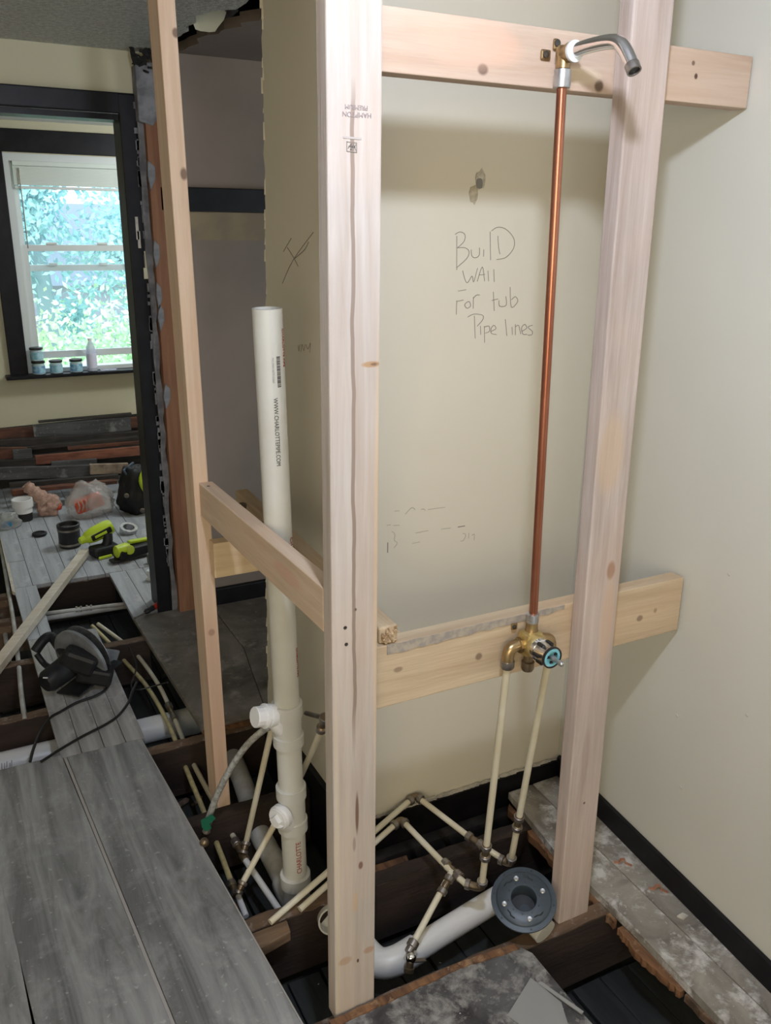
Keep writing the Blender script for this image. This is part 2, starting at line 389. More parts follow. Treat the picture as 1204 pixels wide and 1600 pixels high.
# closet wall with black rail
wc = thing('wall_closet', (1.2, 3.35, 0), kind='structure')
box_obj('plaster_face', .80, 2.2, 3.35, 3.45, -.2, ZC, M['closet'], wc)
o = box_obj('plaster_band', .80, 2.2, 3.344, 3.35, 1.50, 1.60, plain('tan_band', (.30, .24, .15), .8, 0, (.24, .19, .13), 8), wc)
box_obj('rail', .80, 2.2, 3.33, 3.35, 1.602, 1.686, M['gloss_black'], wc, .003)
tag(box_obj('baseboard_closet', .85, 2.2, 3.325, 3.35, 0, .075, M['gloss_black'], None, .004), kind='structure')
tag(box_obj('wall_closet_right', 2.2, 2.3, 1.8, 3.5, -.2, ZC, M['closet']), kind='structure')
# doorway wall
wd = thing('wall_door', (.3, 3.4, 0), kind='structure')
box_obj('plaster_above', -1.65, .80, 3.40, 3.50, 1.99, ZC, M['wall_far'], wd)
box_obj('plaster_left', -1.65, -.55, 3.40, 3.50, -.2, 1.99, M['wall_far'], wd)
box_obj('wall_end', .745, .83, 3.405, 3.50, -.2, 1.99, M['void'], wd)
dr = thing('door_1', (.3, 3.38, 0), kind='structure')
box_obj('head_casing', -.62, .745, 3.375, 3.40, 1.925, 1.992, M['gloss_black'], dr, .004)
box_obj('head_jamb', -.55, .69, 3.40, 3.50, 1.905, 1.925, M['gloss_black'], dr)
box_obj('side_casing', .685, .745, 3.372, 3.398, -.03, 1.99, M['gloss_black'], dr, .005)
box_obj('side_jamb', .69, .745, 3.398, 3.52, -.03, 1.925, M['gloss_black'], dr)
box_obj('side_casing', -.62, -.55, 3.375, 3.40, 0, 1.925, M['gloss_black'], dr, .004)
bm = B()
for i in range(60):
    z = rnd.uniform(.15, 1.95); a = rnd.uniform(.003, .010)
    abox(bm, .738-a*rnd.random(), .748+a, 3.366, 3.374, z, z+a*rnd.uniform(2, 7))
o = link('paint_chips', bm, M['grey_plaster'], dr); o['kind'] = 'stuff'
bm = B(); abox(bm, .712, .722, 3.3705, 3.373, 1.50, 1.58); abox(bm, .716, .726, 3.3705, 3.373, 1.47, 1.53)
link('bare_patch', bm, M['plaster'], dr)
bm = B(); abox(bm, .735, .755, 3.365, 3.373, 1.38, 1.46); abox(bm, .728, .745, 3.364, 3.372, 1.36, 1.40)
link('bare_patch', bm, M['wall_far'], dr)
# exposed brown stud at the end of the removed partition
bs = thing('trim_3', (.80, 3.37, 0), kind='structure')
stud('old_stud', .765, .845, 3.33, 3.40, -.03, 1.93, M['brown_stud'], parent=bs)
bm = B(); r2 = random.Random(9)
L = ragged([(.742, 0), (.742, 1.99)], .004, 26, r2); Rr = ragged([(.768, 1.90), (.762, 0)], .007, 30, r2)
poly = [tuple(p) for p in L]+[tuple(p) for p in Rr]
hexa(bm, [(p[0], 3.36, p[1]) for p in poly], [(p[0], 3.375, p[1]) for p in poly]); link('plaster_edge', bm, M['grey_plaster'], bs)
bm = B()
poly = [(.742, 1.90), (.79, 1.885), (.81, 1.92), (.85, 1.94), (.85, 2.06), (.80, 2.09), (.742, 2.08)]
hexa(bm, [(p[0], 3.325, p[1]) for p in poly], [(p[0], 3.39, p[1]) for p in poly], .004); link('plaster_lump', bm, M['grey_plaster'], bs)
bm = B()
for i in range(40):
    a = rnd.uniform(.006, .018); x = rnd.uniform(.735, .85); z = rnd.uniform(2.06, 2.125)
    bar(bm, (x, 3.33, z), (x+rnd.uniform(-.02, .02), 3.31, z+rnd.uniform(-.02, .03)), a, a*.6)
o = link('torn_fibre', bm, M['void'], bs); o['kind'] = 'stuff'
for i, (zz, ww) in enumerate(((1.30, .012), (1.22, .016), (1.72, .02), (1.45, .016), (.92, .02))):
    bm = B(); pts = [(.765+rnd.uniform(-.004, .004), zz+.05), (.765+ww, zz+.03), (.77+ww*.7, zz-.01), (.765, zz-.05), (.758, zz)]
    hexa(bm, [(p[0], 3.318, p[1]) for p in pts], [(p[0], 3.334, p[1]) for p in pts]); link('plaster_scrap', bm, M['grey_plaster'], bs)

# far room
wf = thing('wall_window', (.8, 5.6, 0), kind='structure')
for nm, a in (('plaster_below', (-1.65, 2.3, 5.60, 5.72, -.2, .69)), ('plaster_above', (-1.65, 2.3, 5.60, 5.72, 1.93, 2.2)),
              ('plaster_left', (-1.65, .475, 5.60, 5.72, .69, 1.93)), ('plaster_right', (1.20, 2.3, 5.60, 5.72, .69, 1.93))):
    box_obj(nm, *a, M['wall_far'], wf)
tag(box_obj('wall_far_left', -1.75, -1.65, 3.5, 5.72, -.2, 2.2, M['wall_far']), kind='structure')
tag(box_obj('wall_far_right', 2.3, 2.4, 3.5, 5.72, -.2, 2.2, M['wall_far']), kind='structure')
tag(box_obj('ceiling_far', -1.65, 2.3, 3.5, 5.72, 2.10, 2.13, M['white']), kind='structure')
tag(box_obj('trim_4', .55, 1.2, 4.6, 5.1, 2.085, 2.10, M['white']), kind='structure')
wn = thing('window_1', (.8, 5.6, .69), kind='structure')
box_obj('head_casing', .25, 1.40, 5.575, 5.60, 1.935, 2.055, M['gloss_black'], wn, .003)
box_obj('side_casing', .375, .475, 5.575, 5.60, .69, 1.935, M['gloss_black'], wn, .003)
box_obj('side_casing', 1.20, 1.30, 5.575, 5.60, .69, 1.935, M['gloss_black'], wn, .003)
box_obj('sill', .345, 1.33, 5.50, 5.62, .672, .692, M['gloss_black'], wn, .004)
bm = B()
abox(bm, .475, .515, 5.60, 5.70, .692, 1.93); abox(bm, 1.16, 1.20, 5.60, 5.70, .692, 1.93)
abox(bm, .515, 1.16, 5.60, 5.70, 1.885, 1.93); abox(bm, .515, 1.16, 5.605, 5.70, .692, .715)
link('window_frame', bm, M['trimwhite'], wn)
us = B()
for a in ((.516, .548, 5.66, 5.69, 1.285, 1.884), (1.127, 1.159, 5.66, 5.69, 1.285, 1.884), (.548, 1.127, 5.66, 5.69, 1.285, 1.32), (.548, 1.127, 5.66, 5.69, 1.85, 1.884)): abox(us, *a)
for x in (.69, .98): abox(us, x-.025, x+.025, 5.645, 5.6595, 1.315, 1.332, .003)
us_o = link('upper_sash', us, M['trimwhite'], wn)
box_obj('pane', .548, 1.127, 5.674, 5.677, 1.32, 1.85, M['glass'], us_o)
ls = B()
for a in ((.516, .555, 5.62, 5.65, .775, 1.435), (1.12, 1.159, 5.62, 5.65, .775, 1.435), (.555, 1.12, 5.62, 5.65, .775, .815), (.555, 1.12, 5.62, 5.65, 1.40, 1.435)): abox(ls, *a)
for x in (.69, .98): abox(ls, x-.03, x+.03, 5.612, 5.648, 1.4355, 1.45, .003)
ls_o = link('lower_sash', ls, M['trimwhite'], wn)
box_obj('pane', .555, 1.12, 5.634, 5.637, .815, 1.40, M['glass'], ls_o)
bl = thing('window_blind', (.83, 5.6, 1.76), 'white mini blind pulled up at the top of the window', 'blind')
box_obj('head_rail', .52, 1.16, 5.585, 5.615, 1.865, 1.89, M['blind'], bl, .002)
for i in range(12):
    box_obj('slat', .52, 1.16, 5.588, 5.612, 1.762+i*.0082, 1.7697+i*.0082, M['blind'], bl)
box_obj('bottom_rail', .52, 1.16, 5.586, 5.614, 1.742, 1.757, M['trimwhite'], bl, .002)
bm = B(); abox(bm, .52, 1.16, 5.605, 5.608, 1.858, 1.868); abox(bm, .60, .603, 5.598, 5.601, 1.757, 1.87); abox(bm, 1.05, 1.053, 5.598, 5.601, 1.757, 1.87); link('cord', bm, M['blind'], bl)
bm = B(); tube(bm, [(0.552, 5.580, 1.852), (0.553, 5.570, 1.417)], .0035, 6); link('wand', bm, M['collar'], bl)

# ---------------------------------------------------------------- outdoors
M['bark'] = plain('hazy_bark', (.30, .42, .48), .9)  # pale blue haze painted into the bark colour
def leafmat(name, a, b_):  # leaf colours paled to carry the bright haze outside
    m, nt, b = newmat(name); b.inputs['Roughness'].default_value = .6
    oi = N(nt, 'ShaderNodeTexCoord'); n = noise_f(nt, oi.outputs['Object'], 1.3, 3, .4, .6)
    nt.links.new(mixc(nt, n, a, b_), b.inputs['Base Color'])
    b.inputs['Subsurface Weight'].default_value = 0
    b.inputs['Transmission Weight'].default_value = 0
    return m
def leafy(name, centre, rad, n, size, mat, seed, label):
    r = random.Random(seed); t = thing(name, (centre[0], centre[1], -3), label, 'tree')
    vs = []; fs = []
    blobs = [(Vector((centre[0]+r.uniform(-1, 1)*rad[0], centre[1]+r.uniform(-1, 1)*rad[1], centre[2]+r.uniform(-1, 1)*rad[2])), r.uniform(.25, .6)) for _ in range(46)]
    for i in range(n):
        c, br = blobs[r.randrange(len(blobs))]
        p = c+Vector((r.gauss(0, 1), r.gauss(0, 1), r.gauss(0, 1)))*br*.6
        u = Vector((r.gauss(0, 1), r.gauss(0, 1), r.gauss(0, 1))).normalized(); v = u.cross(Vector((r.gauss(0, 1), r.gauss(0, 1), r.gauss(0, 1)))).normalized()
        s = size*r.uniform(.6, 1.3); k = len(vs)
        vs += [p-u*s, p+v*s*.5, p+u*s, p-v*s*.5]; fs.append((k, k+1, k+2, k+3))
    me = bpy.data.meshes.new('foliage'); me.from_pydata([tuple(v-Vector(t.location)) for v in vs], [], fs); me.materials.append(mat)
    o = bpy.data.objects.new('foliage', me); C.objects.link(o); o.parent = t; o['kind'] = 'stuff'
    bm = B(); tube(bm, smooth_path([(centre[0], centre[1], -3), (centre[0]+.1, centre[1], centre[2]-rad[2]), (centre[0]-.1, centre[1], centre[2])]), .12, 8); link('trunk', bm, M['bark'], t)
leafy('leafy_tree', (1.3, 12.5, 2.1), (2.4, 1.0, 1.9), 26000, .055, leafmat('leaf_hazed', (.38, .70, .76), (.62, .90, .92)), 1, 'large hazy tree filling the upper window pane')
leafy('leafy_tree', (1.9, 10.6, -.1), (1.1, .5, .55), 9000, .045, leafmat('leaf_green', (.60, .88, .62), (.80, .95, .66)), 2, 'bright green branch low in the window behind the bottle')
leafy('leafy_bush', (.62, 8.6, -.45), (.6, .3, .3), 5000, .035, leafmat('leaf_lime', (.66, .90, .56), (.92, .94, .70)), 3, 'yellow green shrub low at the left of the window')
hs = thing('neighbour_house', (1.5, 16, -3), 'pale lavender house wall showing between the leaves outside', 'house')
box_obj('siding', -1.5, 5.5, 15.5, 18, -3, .6, plain('lavender_siding', (.42, .40, .52), .8, 0, (.5, .5, .62), 3), hs)
bm = B(); hexa(bm, [(-1.7,15.3,.6),(5.7,15.3,.6),(5.7,18.2,.6),(-1.7,18.2,.6)], [(-1.7,16.7,1.9),(5.7,16.7,1.9),(5.7,16.8,1.9),(-1.7,16.8,1.9)]); link('roof', bm, plain('slate_roof', (.30, .36, .46), .8), hs)
tag(box_obj('ground', -20, 20, 5.9, 40, -3.1, -3, plain('lawn', (.25, .42, .18), .9, 0, (.3, .5, .2), 2)), kind='structure')

# ---------------------------------------------------------------- floor
fl = thing('floor', (.5, 2.0, 0), kind='structure')
lx = lambda x, y: x-.058*(y-1.4)       # the near planks run slightly askew
def lam_plank(xa, xb, y0, y1, z=0.0, skew=.058):
    f = lambda x, y: x-skew*(y-1.4)
    bm = B(); prism(bm, [(f(xa, y0), y0), (f(xb, y0), y0), (f(xb, y1), y1), (f(xa, y1), y1)], z-.014, z, .0015)
    return bm
link('plank', lam_plank(.248, .470, -.2, 2.45), M['lam'], fl)
link('plank', lam_plank(.000, .240, -.2, 2.47, skew=.062), M['lam'], fl)
bm = B(); prism(bm, [(-.28, -.2), (.008, -.2), (-.012, 1.50), (-.034, 2.13), (-.08, 2.40), (-.28, 2.40)], -.016, -.002, .0015); link('plank', bm, M['lam'], fl)
bm = B(); prism(bm, [(-1.65, -1.6), (rx(-1.6), -1.6), (rx(-.2), -.2), (-1.65, -.2)], -.02, 0); link('floor_sheet', bm, M['lam'], fl)
bm = B(); prism(bm, [(-1.65, -.2), (-.285, -.2), (-.285, 2.4), (-1.65, 2.4)], -.02, 0); link('floor_sheet', bm, M['lam'], fl)
# pale worn edge lines between the planks
bm = B(); prism(bm, [(lx(.2405, -.2), -.2), (lx(.2465, -.2), -.2), (lx(.2465, 2.45), 2.45), (lx(.2405, 2.45)-.002, 2.45)], -.014, -.001); link('seam_edge', bm, M['lam_edge'], fl)
bm = B(); prism(bm, [(lx(.470, -.2), -.2), (lx(.4735, -.2), -.2), (lx(.4735, 2.45), 2.45), (lx(.470, 2.45), 2.45)], -.014, -.0005); link('seam_edge', bm, M['lam_edge'], fl)
# older strip boards of the walkway further in
xs = [.170, .232, .300, .365, .425]
for i in range(4):
    bm = B(); prism(bm, [(xs[i]+.001, 2.455), (xs[i+1]-.001, 2.455), (xs[i+1]-.003, 3.335), (xs[i]-.003, 3.335)], -.02, -.002, .001); link('floor_board', bm, M['walk_plank'], fl)
xs = [.165, .212, .258]
for i in range(2):
    bm = B(); prism(bm, [(xs[i]+.001, 3.338), (xs[i+1]-.001, 3.338), (xs[i+1], 3.905), (xs[i], 3.905)], -.02, -.002, .001); link('floor_board', bm, M['far_plank'], fl)
xs = [.165+.0795*i for i in range(9)]
for i in range(8):
    ya = 3.908; k = (i*37 % 5)*.16
    for y0, y1 in ((ya, 4.25+k), (4.25+k+.002, 5.0), (5.002, 5.6)):
        bm = B(); prism(bm, [(xs[i]+.001, y0), (xs[i+1]-.001, y0), (xs[i+1]-.001, y1), (xs[i]+.001, y1)], -.02, -.001-.0015*((i+int(y0*3)) % 2), .001); link('floor_board', bm, M['far_plank'], fl)
bm = B(); prism(bm, [(.803, 3.5), (2.3, 3.5), (2.3, 5.6), (.803, 5.6)], -.02, -.002); link('floor_sheet', bm, M['far_plank'], fl)
xs = [.578, .655, .733, .80]
for i in range(3):
    bm = B(); prism(bm, [(xs[i]+.001, 3.37 if i < 1 else 3.40), (xs[i+1]-.001, 3.40), (xs[i+1]-.001, 3.905), (xs[i]+.001, 3.905)], -.02, -.002, .001); link('floor_board', bm, M['far_plank'], fl)
bm = B(); prism(bm, [(-1.65, 4.70), (.163, 4.70), (.163, 5.6), (-1.65, 5.6)], -.02, -.002); link('floor_sheet', bm, M['far_plank'], fl)
bm = B(); prism(bm, [(-1.65, 2.41), (-.35, 2.41), (-.35, 4.69), (-1.65, 4.69)], -.02, -.002); link('floor_sheet', bm, M['far_plank'], fl)
# dark dirty floor of the closet, big sheets
for poly in ([(.578, 3.365), (.600, 2.42), (.82, 2.42), (.90, 2.9), (.90, 3.345), (.76, 3.365)], [(.902, 2.9), (.822, 2.42), (1.3, 2.42), (1.3, 3.32), (.902, 3.32)], [(1.302, 2.42), (2.2, 2.42), (2.2, 3.32), (1.302, 3.32)]):
    bm = B(); prism(bm, poly, -.02, 0, .002); link('floor_sheet', bm, M['dark_tile'], fl)
bm = B(); prism(bm, [(.61, 2.41), (.82, 2.40), (.82, 2.418), (.60, 2.418)], -.03, -.008); link('broken_edge', bm, M['rust'], fl)
# scraped strip along the right wall: two long boards
def sb(pts, z1=0.0): 
    bm = B(); prism(bm, pts, -.022, z1, .0015); link('floor_board', bm, M['strip'], fl)
sb([(1.258, .2), (1.335, .2), (1.356, .9), (1.372, 1.45), (1.385, 1.70), (1.300, 1.70), (1.266, 1.44), (1.268, 1.15), (1.256, .87)])
sb([(1.337, .2), (rx(.2)-.004, .2), (rx(1.70)-.004, 1.70), (1.387, 1.70), (1.374, 1.45), (1.358, .9)], .001)
bm = B(); r3 = random.Random(5)
e1 = ragged([(1.272, 1.66), (1.250, 1.35), (1.256, 1.20)], .0035, 16, r3)
prism(bm, [(1.29, 1.68)]+[tuple(p) for p in e1]+[(1.266, 1.20)], -.045, -.022); link('broken_edge', bm, M['rust'], fl)
bm = B(); e1 = ragged([(1.250, 1.18), (1.238, 1.10), (1.249, .98)], .003, 14, r3)
prism(bm, [tuple(p) for p in e1]+[(1.262, .98), (1.266, 1.18)], -.04, -.021); link('broken_edge', bm, M['rust'], fl)
bm = B(); e1 = ragged([(1.252, .97), (1.248, .6), (1.250, .3)], .0025, 16, r3)
prism(bm, [tuple(p) for p in e1]+[(1.262, .3), (1.262, .97)], -.04, -.021); link('broken_edge', bm, M['joist_top'], fl)
# marbled patch in front of the posts
bm = B(); e1 = ragged([(.500, 1.238), (.577, 1.226), (.72, 1.232), (.827, 1.240), (.90, 1.232), (.996, 1.222)], .003, 9, r3)
prism(bm, [(.476, -.2), (1.0, -.2), (1.011, .99), (1.009, 1.04), (1.011, 1.195)]+[tuple(p) for p in e1[::-1]], -.022, 0, .0015); link('floor_sheet', bm, M['patch'], fl)
bm = B(); e1 = ragged([(.53, 1.240), (.70, 1.243), (.84, 1.246), (.99, 1.232)], .002, 14, r3); e2 = ragged([(.99, 1.216), (.84, 1.232), (.70, 1.226), (.53, 1.22)], .002, 10, r3)
prism(bm, [tuple(p) for p in e1]+[tuple(p) for p in e2], -.019, .003); link('broken_edge', bm, M['rust'], fl)
# baseboards
bm = B(); prism(bm, [(.80, 1.705), (1.487, 1.705), (1.49, 1.72), (.80, 1.72)], -.10, .048); tag(link('baseboard_back', bm, M['gloss_black']), kind='structure')
bm = B(); prism(bm, [(.803, 1.705), (.82, 1.705), (.82, 2.38), (.803, 2.38)], -.2, .045); tag(link('baseboard_left', bm, M['gloss_black']), kind='structure')
bm = B(); prism(bm, [(rx(-1.6)-.014, -1.6), (rx(-1.6), -1.6), (rx(1.71), 1.71), (rx(1.71)-.014, 1.705)], .001, .066, .003); tag(link('baseboard_right', bm, M['gloss_black']), kind='structure')
# torn plaster lip over the back baseboard
bm = B()
for i in range(150):
    x = rnd.uniform(.83, 1.47); a = rnd.uniform(.002, .006)*(1.5 if 1.0 < x < 1.45 else .7)
    bar(bm, (x, 1.716, .048+rnd.uniform(-.002, .004)), (x+rnd.uniform(.01, .03), 1.712, .050+rnd.uniform(-.002, .006)), a*.8, a)
o = link('torn_plaster_lip', bm, M['plaster'], wb); o['kind'] = 'stuff'

# ---------------------------------------------------------------- under the floor: joists, boards
JZ0, JZ1 = -.2, -.02
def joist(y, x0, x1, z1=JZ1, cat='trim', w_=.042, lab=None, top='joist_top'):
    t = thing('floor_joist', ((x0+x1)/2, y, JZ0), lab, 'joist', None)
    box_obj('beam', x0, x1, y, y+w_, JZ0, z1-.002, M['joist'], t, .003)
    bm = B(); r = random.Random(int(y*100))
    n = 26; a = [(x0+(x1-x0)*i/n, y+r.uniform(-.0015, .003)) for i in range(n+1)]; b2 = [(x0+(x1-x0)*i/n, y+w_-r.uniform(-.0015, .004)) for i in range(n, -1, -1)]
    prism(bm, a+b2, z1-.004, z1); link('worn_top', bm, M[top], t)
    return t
joist(1.225, .30, 1.42, lab='nearest dark floor joist carrying the two front studs')
joist(1.560, .20, .705, lab='rust topped floor joist ending beside the white soil pipe')
joist(1.560, .80, 1.42, lab='floor joist crossing the hole behind the drain, under the thin supply pipes', top='joist')
joist(1.990, .20, .80, lab='floor joist under the left rear stud', top='joist')
joist(2.380, .20, .80, lab='floor joist just in front of the closet floor, beside the walkway end')
joist(2.770, .0, .42, lab='floor joist left of the walkway below the circular saw cord')
joist(3.175, .0, .60, lab='floor joist at the circular saw, crossing both holes')
joist(3.905, .15, .60, lab='farthest floor joist behind the open hole')
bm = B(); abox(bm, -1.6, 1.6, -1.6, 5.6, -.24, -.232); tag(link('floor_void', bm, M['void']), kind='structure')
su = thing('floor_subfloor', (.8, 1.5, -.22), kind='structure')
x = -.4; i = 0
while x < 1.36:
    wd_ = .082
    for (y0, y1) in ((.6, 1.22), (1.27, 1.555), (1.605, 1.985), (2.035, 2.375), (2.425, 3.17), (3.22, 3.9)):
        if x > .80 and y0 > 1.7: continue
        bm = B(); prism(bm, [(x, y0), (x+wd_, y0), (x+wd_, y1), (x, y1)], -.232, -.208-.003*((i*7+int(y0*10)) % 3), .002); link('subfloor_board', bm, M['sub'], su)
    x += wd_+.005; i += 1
bm = B(); abox(bm, .80, 1.45, 1.665, 1.70, -.2, -.045); tag(link('ledger_beam', bm, M['black_wood']), 'blackened ledger beam under the back baseboard', 'beam')
bm = B(); prism(bm, [(.80, 1.62), (.93, 1.615), (.94, 1.655), (.80, 1.66)], -.075, -.05, .002); tag(link('wood_offcut', bm, M['rust']), 'short rust brown wood offcut on the ledger behind the middle post', 'offcut')
bm = B(); prism(bm, [(.455, 1.50), (.555, 1.52), (.56, 1.558), (.455, 1.556)], -.05, -.022, .003); tag(link('wood_cleat', bm, pine('cleat_wood', 'x', (.24, .165, .105), (.10, .065, .04), seed=6)), 'tan wood cleat on the joist beside the grey plank edge', 'cleat')

# ================================================================ TIMBER
mp_mat = pine('post_pine', 'z', (.57, .52, .485), (.44, .37, .32), knots=False, streak=(-.003, .0036, .62, 1.78), spots=[
    ((.0, -.02, .29), (.007, .03, .03), (.55, .40, .26), .8), ((.012, -.02, .375), (.006, .03, .011), (.20, .10, .08), .9),
    ((.0, -.02, .165), (.006, .03, .05), (.50, .40, .30), .55), ((-.023, -.02, .150), (.018, .03, .012), (.38, .20, .11), .75),
    ((.031, -.02, .155), (.015, .03, .010), (.40, .22, .12), .6), ((.006, -.02, .138), (.003, .03, .006), (.06, .04, .03), .95),
    ((.004, -.02, .50), (.0045, .03, .055), (.16, .085, .055), .9), ((-.002, -.02, .43), (.004, .03, .02), (.25, .17, .13), .6),
    ((.0, -.02, .93), (.0035, .03, .004), (.03, .02, .02), 1.0), ((.030, -.02, 1.36), (.022, .03, .006), (.42, .24, .10), .8), ((.036, -.02, 1.36), (.010, .03, .003), (.2, .12, .08), .9),
    ((.042, -.02, 1.0), (.007, .03, .5), (.66, .47, .27), .45), ((-.018, -.02, .2), (.02, .03, .5), (.66, .55, .44), .3),
    ((-.038, -.02, .3), (.006, .03, .6), (.72, .60, .40), .35)], seed=1)
post = thing('wall_stud', (.595, 1.27, -.02), 'thick pale middle stud with a dark pith streak and grade stamps, nearest the camera', 'stud')
stud('timber', .5495, .6395, 1.25, 1.288, -.02, ZC, mp_mat, parent=post)
ff = lambda x0, z0, flip=False: (lambda u, v, h: (x0+(-u if flip else u), 1.2497-h, z0+(-v if flip else v)))
o = text_obj('stamp', 'HAMPTON', .0098, ff(.5975, 1.7085, True), M['stamp'], post, 1.0)
o = text_obj('stamp', 'PREMIUM', .0092, ff(.5965, 1.7185, True), M['stamp'], post, 1.0)
ribbon([[(.581,1.671),(.597,1.670)],[(.581,1.658),(.597,1.657)],[(.581,1.671),(.581,1.658)],[(.597,1.670),(.597,1.657)],[(.583,1.662),(.588,1.668),(.587,1.660),(.591,1.667)],[(.590,1.660),(.596,1.668)],[(.592,1.668),(.596,1.659)],[(.584,1.665),(.594,1.664)]], lambda u, v, h: (u, 1.2497-h, v), .0011, 'stamp', M['ink'], post)
ribbon([[(.576,1.677),(.604,1.676)]], lambda u, v, h: (u, 1.2497-h, v), .003, 'stamp', plain('faded_stamp', (.44, .39, .36), .8), post)
for p in ((0.575, 1.250, 0.879), (0.577, 1.250, 0.846)):
    bm = B(); lathe(bm, (p[0], 1.2505, p[2]), (0, -1, 0), [(0, .0036), (.0012, .0034), (.0006, .0015), (.0006, 0)], 12); link('screw', bm, M['screw'], post)

rs = thing('wall_stud', (1.175, 1.27, -.02), 'pinkish grey right stud between shower pipe and right wall', 'stud')
stud('timber', 1.130, 1.219, 1.25, 1.288, -.02, ZC, pine('right_pine', 'z', (.58, .50, .46), (.40, .32, .275), seed=2, spots=[
    ((.02, -.02, .90), (.013, .03, .025), (.36, .20, .12), .8), ((-.01, -.02, 1.15), (.04, .03, .10), (.60, .44, .30), .6), ((.022, -.02, .78), (.02, .03, .12), (.60, .40, .26), .5), ((.0, -.02, .45), (.012, .03, .1), (.38, .29, .26), .5),
    ((.01, -.02, .33), (.004, .03, .004), (.1, .06, .05), .9)], knots=False), top_dx=-.024, parent=rs)
ls_ = thing('wall_stud', (.54, 2.07, -.02), 'slim left rear stud standing beside the doorway', 'stud')
stud('timber', .5335, .5715, 2.03, 2.119, -.02, ZC, pine('left_pine', 'z', (.68, .53, .40), (.56, .40, .28), seed=3, spots=[
    ((.004, -.05, 1.96), (.009, .04, .012), (.12, .07, .05), .8), ((.004, -.05, 1.68), (.010, .04, .016), (.12, .07, .05), .8), ((.006, -.05, .55), (.011, .04, .012), (.16, .08, .05), .8),
    ((.0, -.05, .35), (.04, .04, .35), (.52, .33, .24), .55), ((-.02, -.01, .4), (.01, .03, .02), (.2, .1, .07), .8)], knots=False), top_dx=-.026, parent=ls_)

def board(name, x0, x1, y0, y1, z0, z1, mat, label, cat='board', screws=(), dn=0.0):
    t = thing(name, ((x0+x1)/2, (y0+y1)/2, z0), label, cat)
    bm = B(); hexa(bm, [(x0+dn, y0, z0), (x1+dn, y0, z0), (x1, y1, z0), (x0, y1, z0)], [(x0+dn, y0, z1), (x1+dn, y0, z1), (x1, y1, z1), (x0, y1, z1)], .002); link('timber', bm, mat, t)
    for s in screws:
        bm = B(); lathe(bm, s, (0, 0, 1), [(0, .0045), (.001, .004), (.0005, .0015), (.0005, 0)], 10); link('screw', bm, M['screw'], t)
    return t
board('blocking_board', .575, 1.447, 1.290, 1.328, 1.776, 1.866, pine('top_board_pine', 'x', (.60, .47, .37), (.50, .36, .27), knots=False, seed=5, spots=[
    ((-.17, -.02, .018), (.012, .03, .010), (.12, .07, .05), .8), ((-.135, -.02, .05), (.05, .03, .03), (.66, .42, .30), .5), ((.295, -.02, .045), (.005, .03, .006), (.08, .04, .03), .95), ((.285, -.02, .066), (.005, .03, .005), (.12, .07, .05), .8),
    ((.07, -.02, .012), (.012, .03, .012), (.10, .06, .04), .85), ((-.20, -.02, .06), (.10, .03, .05), (.72, .46, .34), .5), ((.03, -.02, .025), (.05, .03, .016), (.74, .62, .46), .6)]), 'upper horizontal board holding the shower arm, across both front studs')
lb = board('blocking_board', .567, 1.443, 1.290, 1.328, .670, .802, pine('low_board_pine', 'x', (.62, .50, .35), (.48, .36, .24), knots=False, seed=8, spots=[
    ((-.115, -.02, .06), (.010, .03, .010), (.20, .13, .09), .8), ((.315, -.02, .055), (.011, .03, .009), (.26, .17, .12), .85), ((.36, -.02, .065), (.006, .03, .007), (.30, .2, .14), .7), ((-.30, -.02, .075), (.012, .03, .007), (.24, .16, .11), .7)]), 'wide lower horizontal board behind the mixing valve')
bm = B(); r4 = random.Random(2)
top = ragged([(.68, .802), (1.10, .802)], .0005, 30, r4); bot = ragged([(1.10, .792), (.90, .786), (.68, .783)], .003, 14, r4)
poly = [tuple(p) for p in top]+[tuple(p) for p in bot]
hexa(bm, [(p[0], 1.2885, p[1]) for p in poly], [(p[0], 1.2905, p[1]) for p in poly]); link('grey_weathered_edge', bm, plain('grey_wood', (.30, .27, .24), .9, 0, (.42, .36, .29), 60), lb)
board('brace_board', .535, .569, 1.289, 2.029, .858, .944, pine('brace_pine', 'y', (.68, .54, .41), (.56, .41, .29), knots=False, seed=9, spots=[((-.02, -.20, .05), (.03, .10, .02), (.62, .35, .25), .6), ((0, .25, .02), (.03, .06, .012), (.5, .33, .2), .5)]), 'horizontal brace running from the left rear stud to the middle stud', screws=((.548, 1.99, .9435),), dn=.015)
board('ledger_board', .552, .715, 1.990, 2.028, .698, .792, pine('ledger_pine', 'x', (.70, .55, .36), (.58, .42, .26), knots=False, seed=10), 'short yellow board fixed to the left rear stud under the brace')
st = thing('rough_batten', (.70, 1.78, .803), 'rough sawn batten with a splintered end resting on the two lower boards', 'batten')
bm = B(); hexa(bm, [(.668,1.298,.803),(.706,1.296,.803),(.706,1.296,.838),(.668,1.300,.836)], [(.702,2.27,.803),(.738,2.27,.803),(.738,2.27,.838),(.702,2.27,.838)], .004)
link('timber', bm, pine('rough_pine', 'y', (.62, .50, .34), (.46, .34, .22), seed=11), st)
bm = B(); r5 = random.Random(4)
for i in range(26):
    x = r5.uniform(.672, .702); z = r5.uniform(.807, .834); bar(bm, (x, 1.297, z), (x+r5.uniform(-.006, .006), 1.290, z+r5.uniform(-.006, .006)), .004, .003)
o = link('splinters', bm, pine('splinter_pine', 'y', (.66, .52, .34), (.28, .17, .10), knots=False, seed=12), st); o['kind'] = 'stuff'

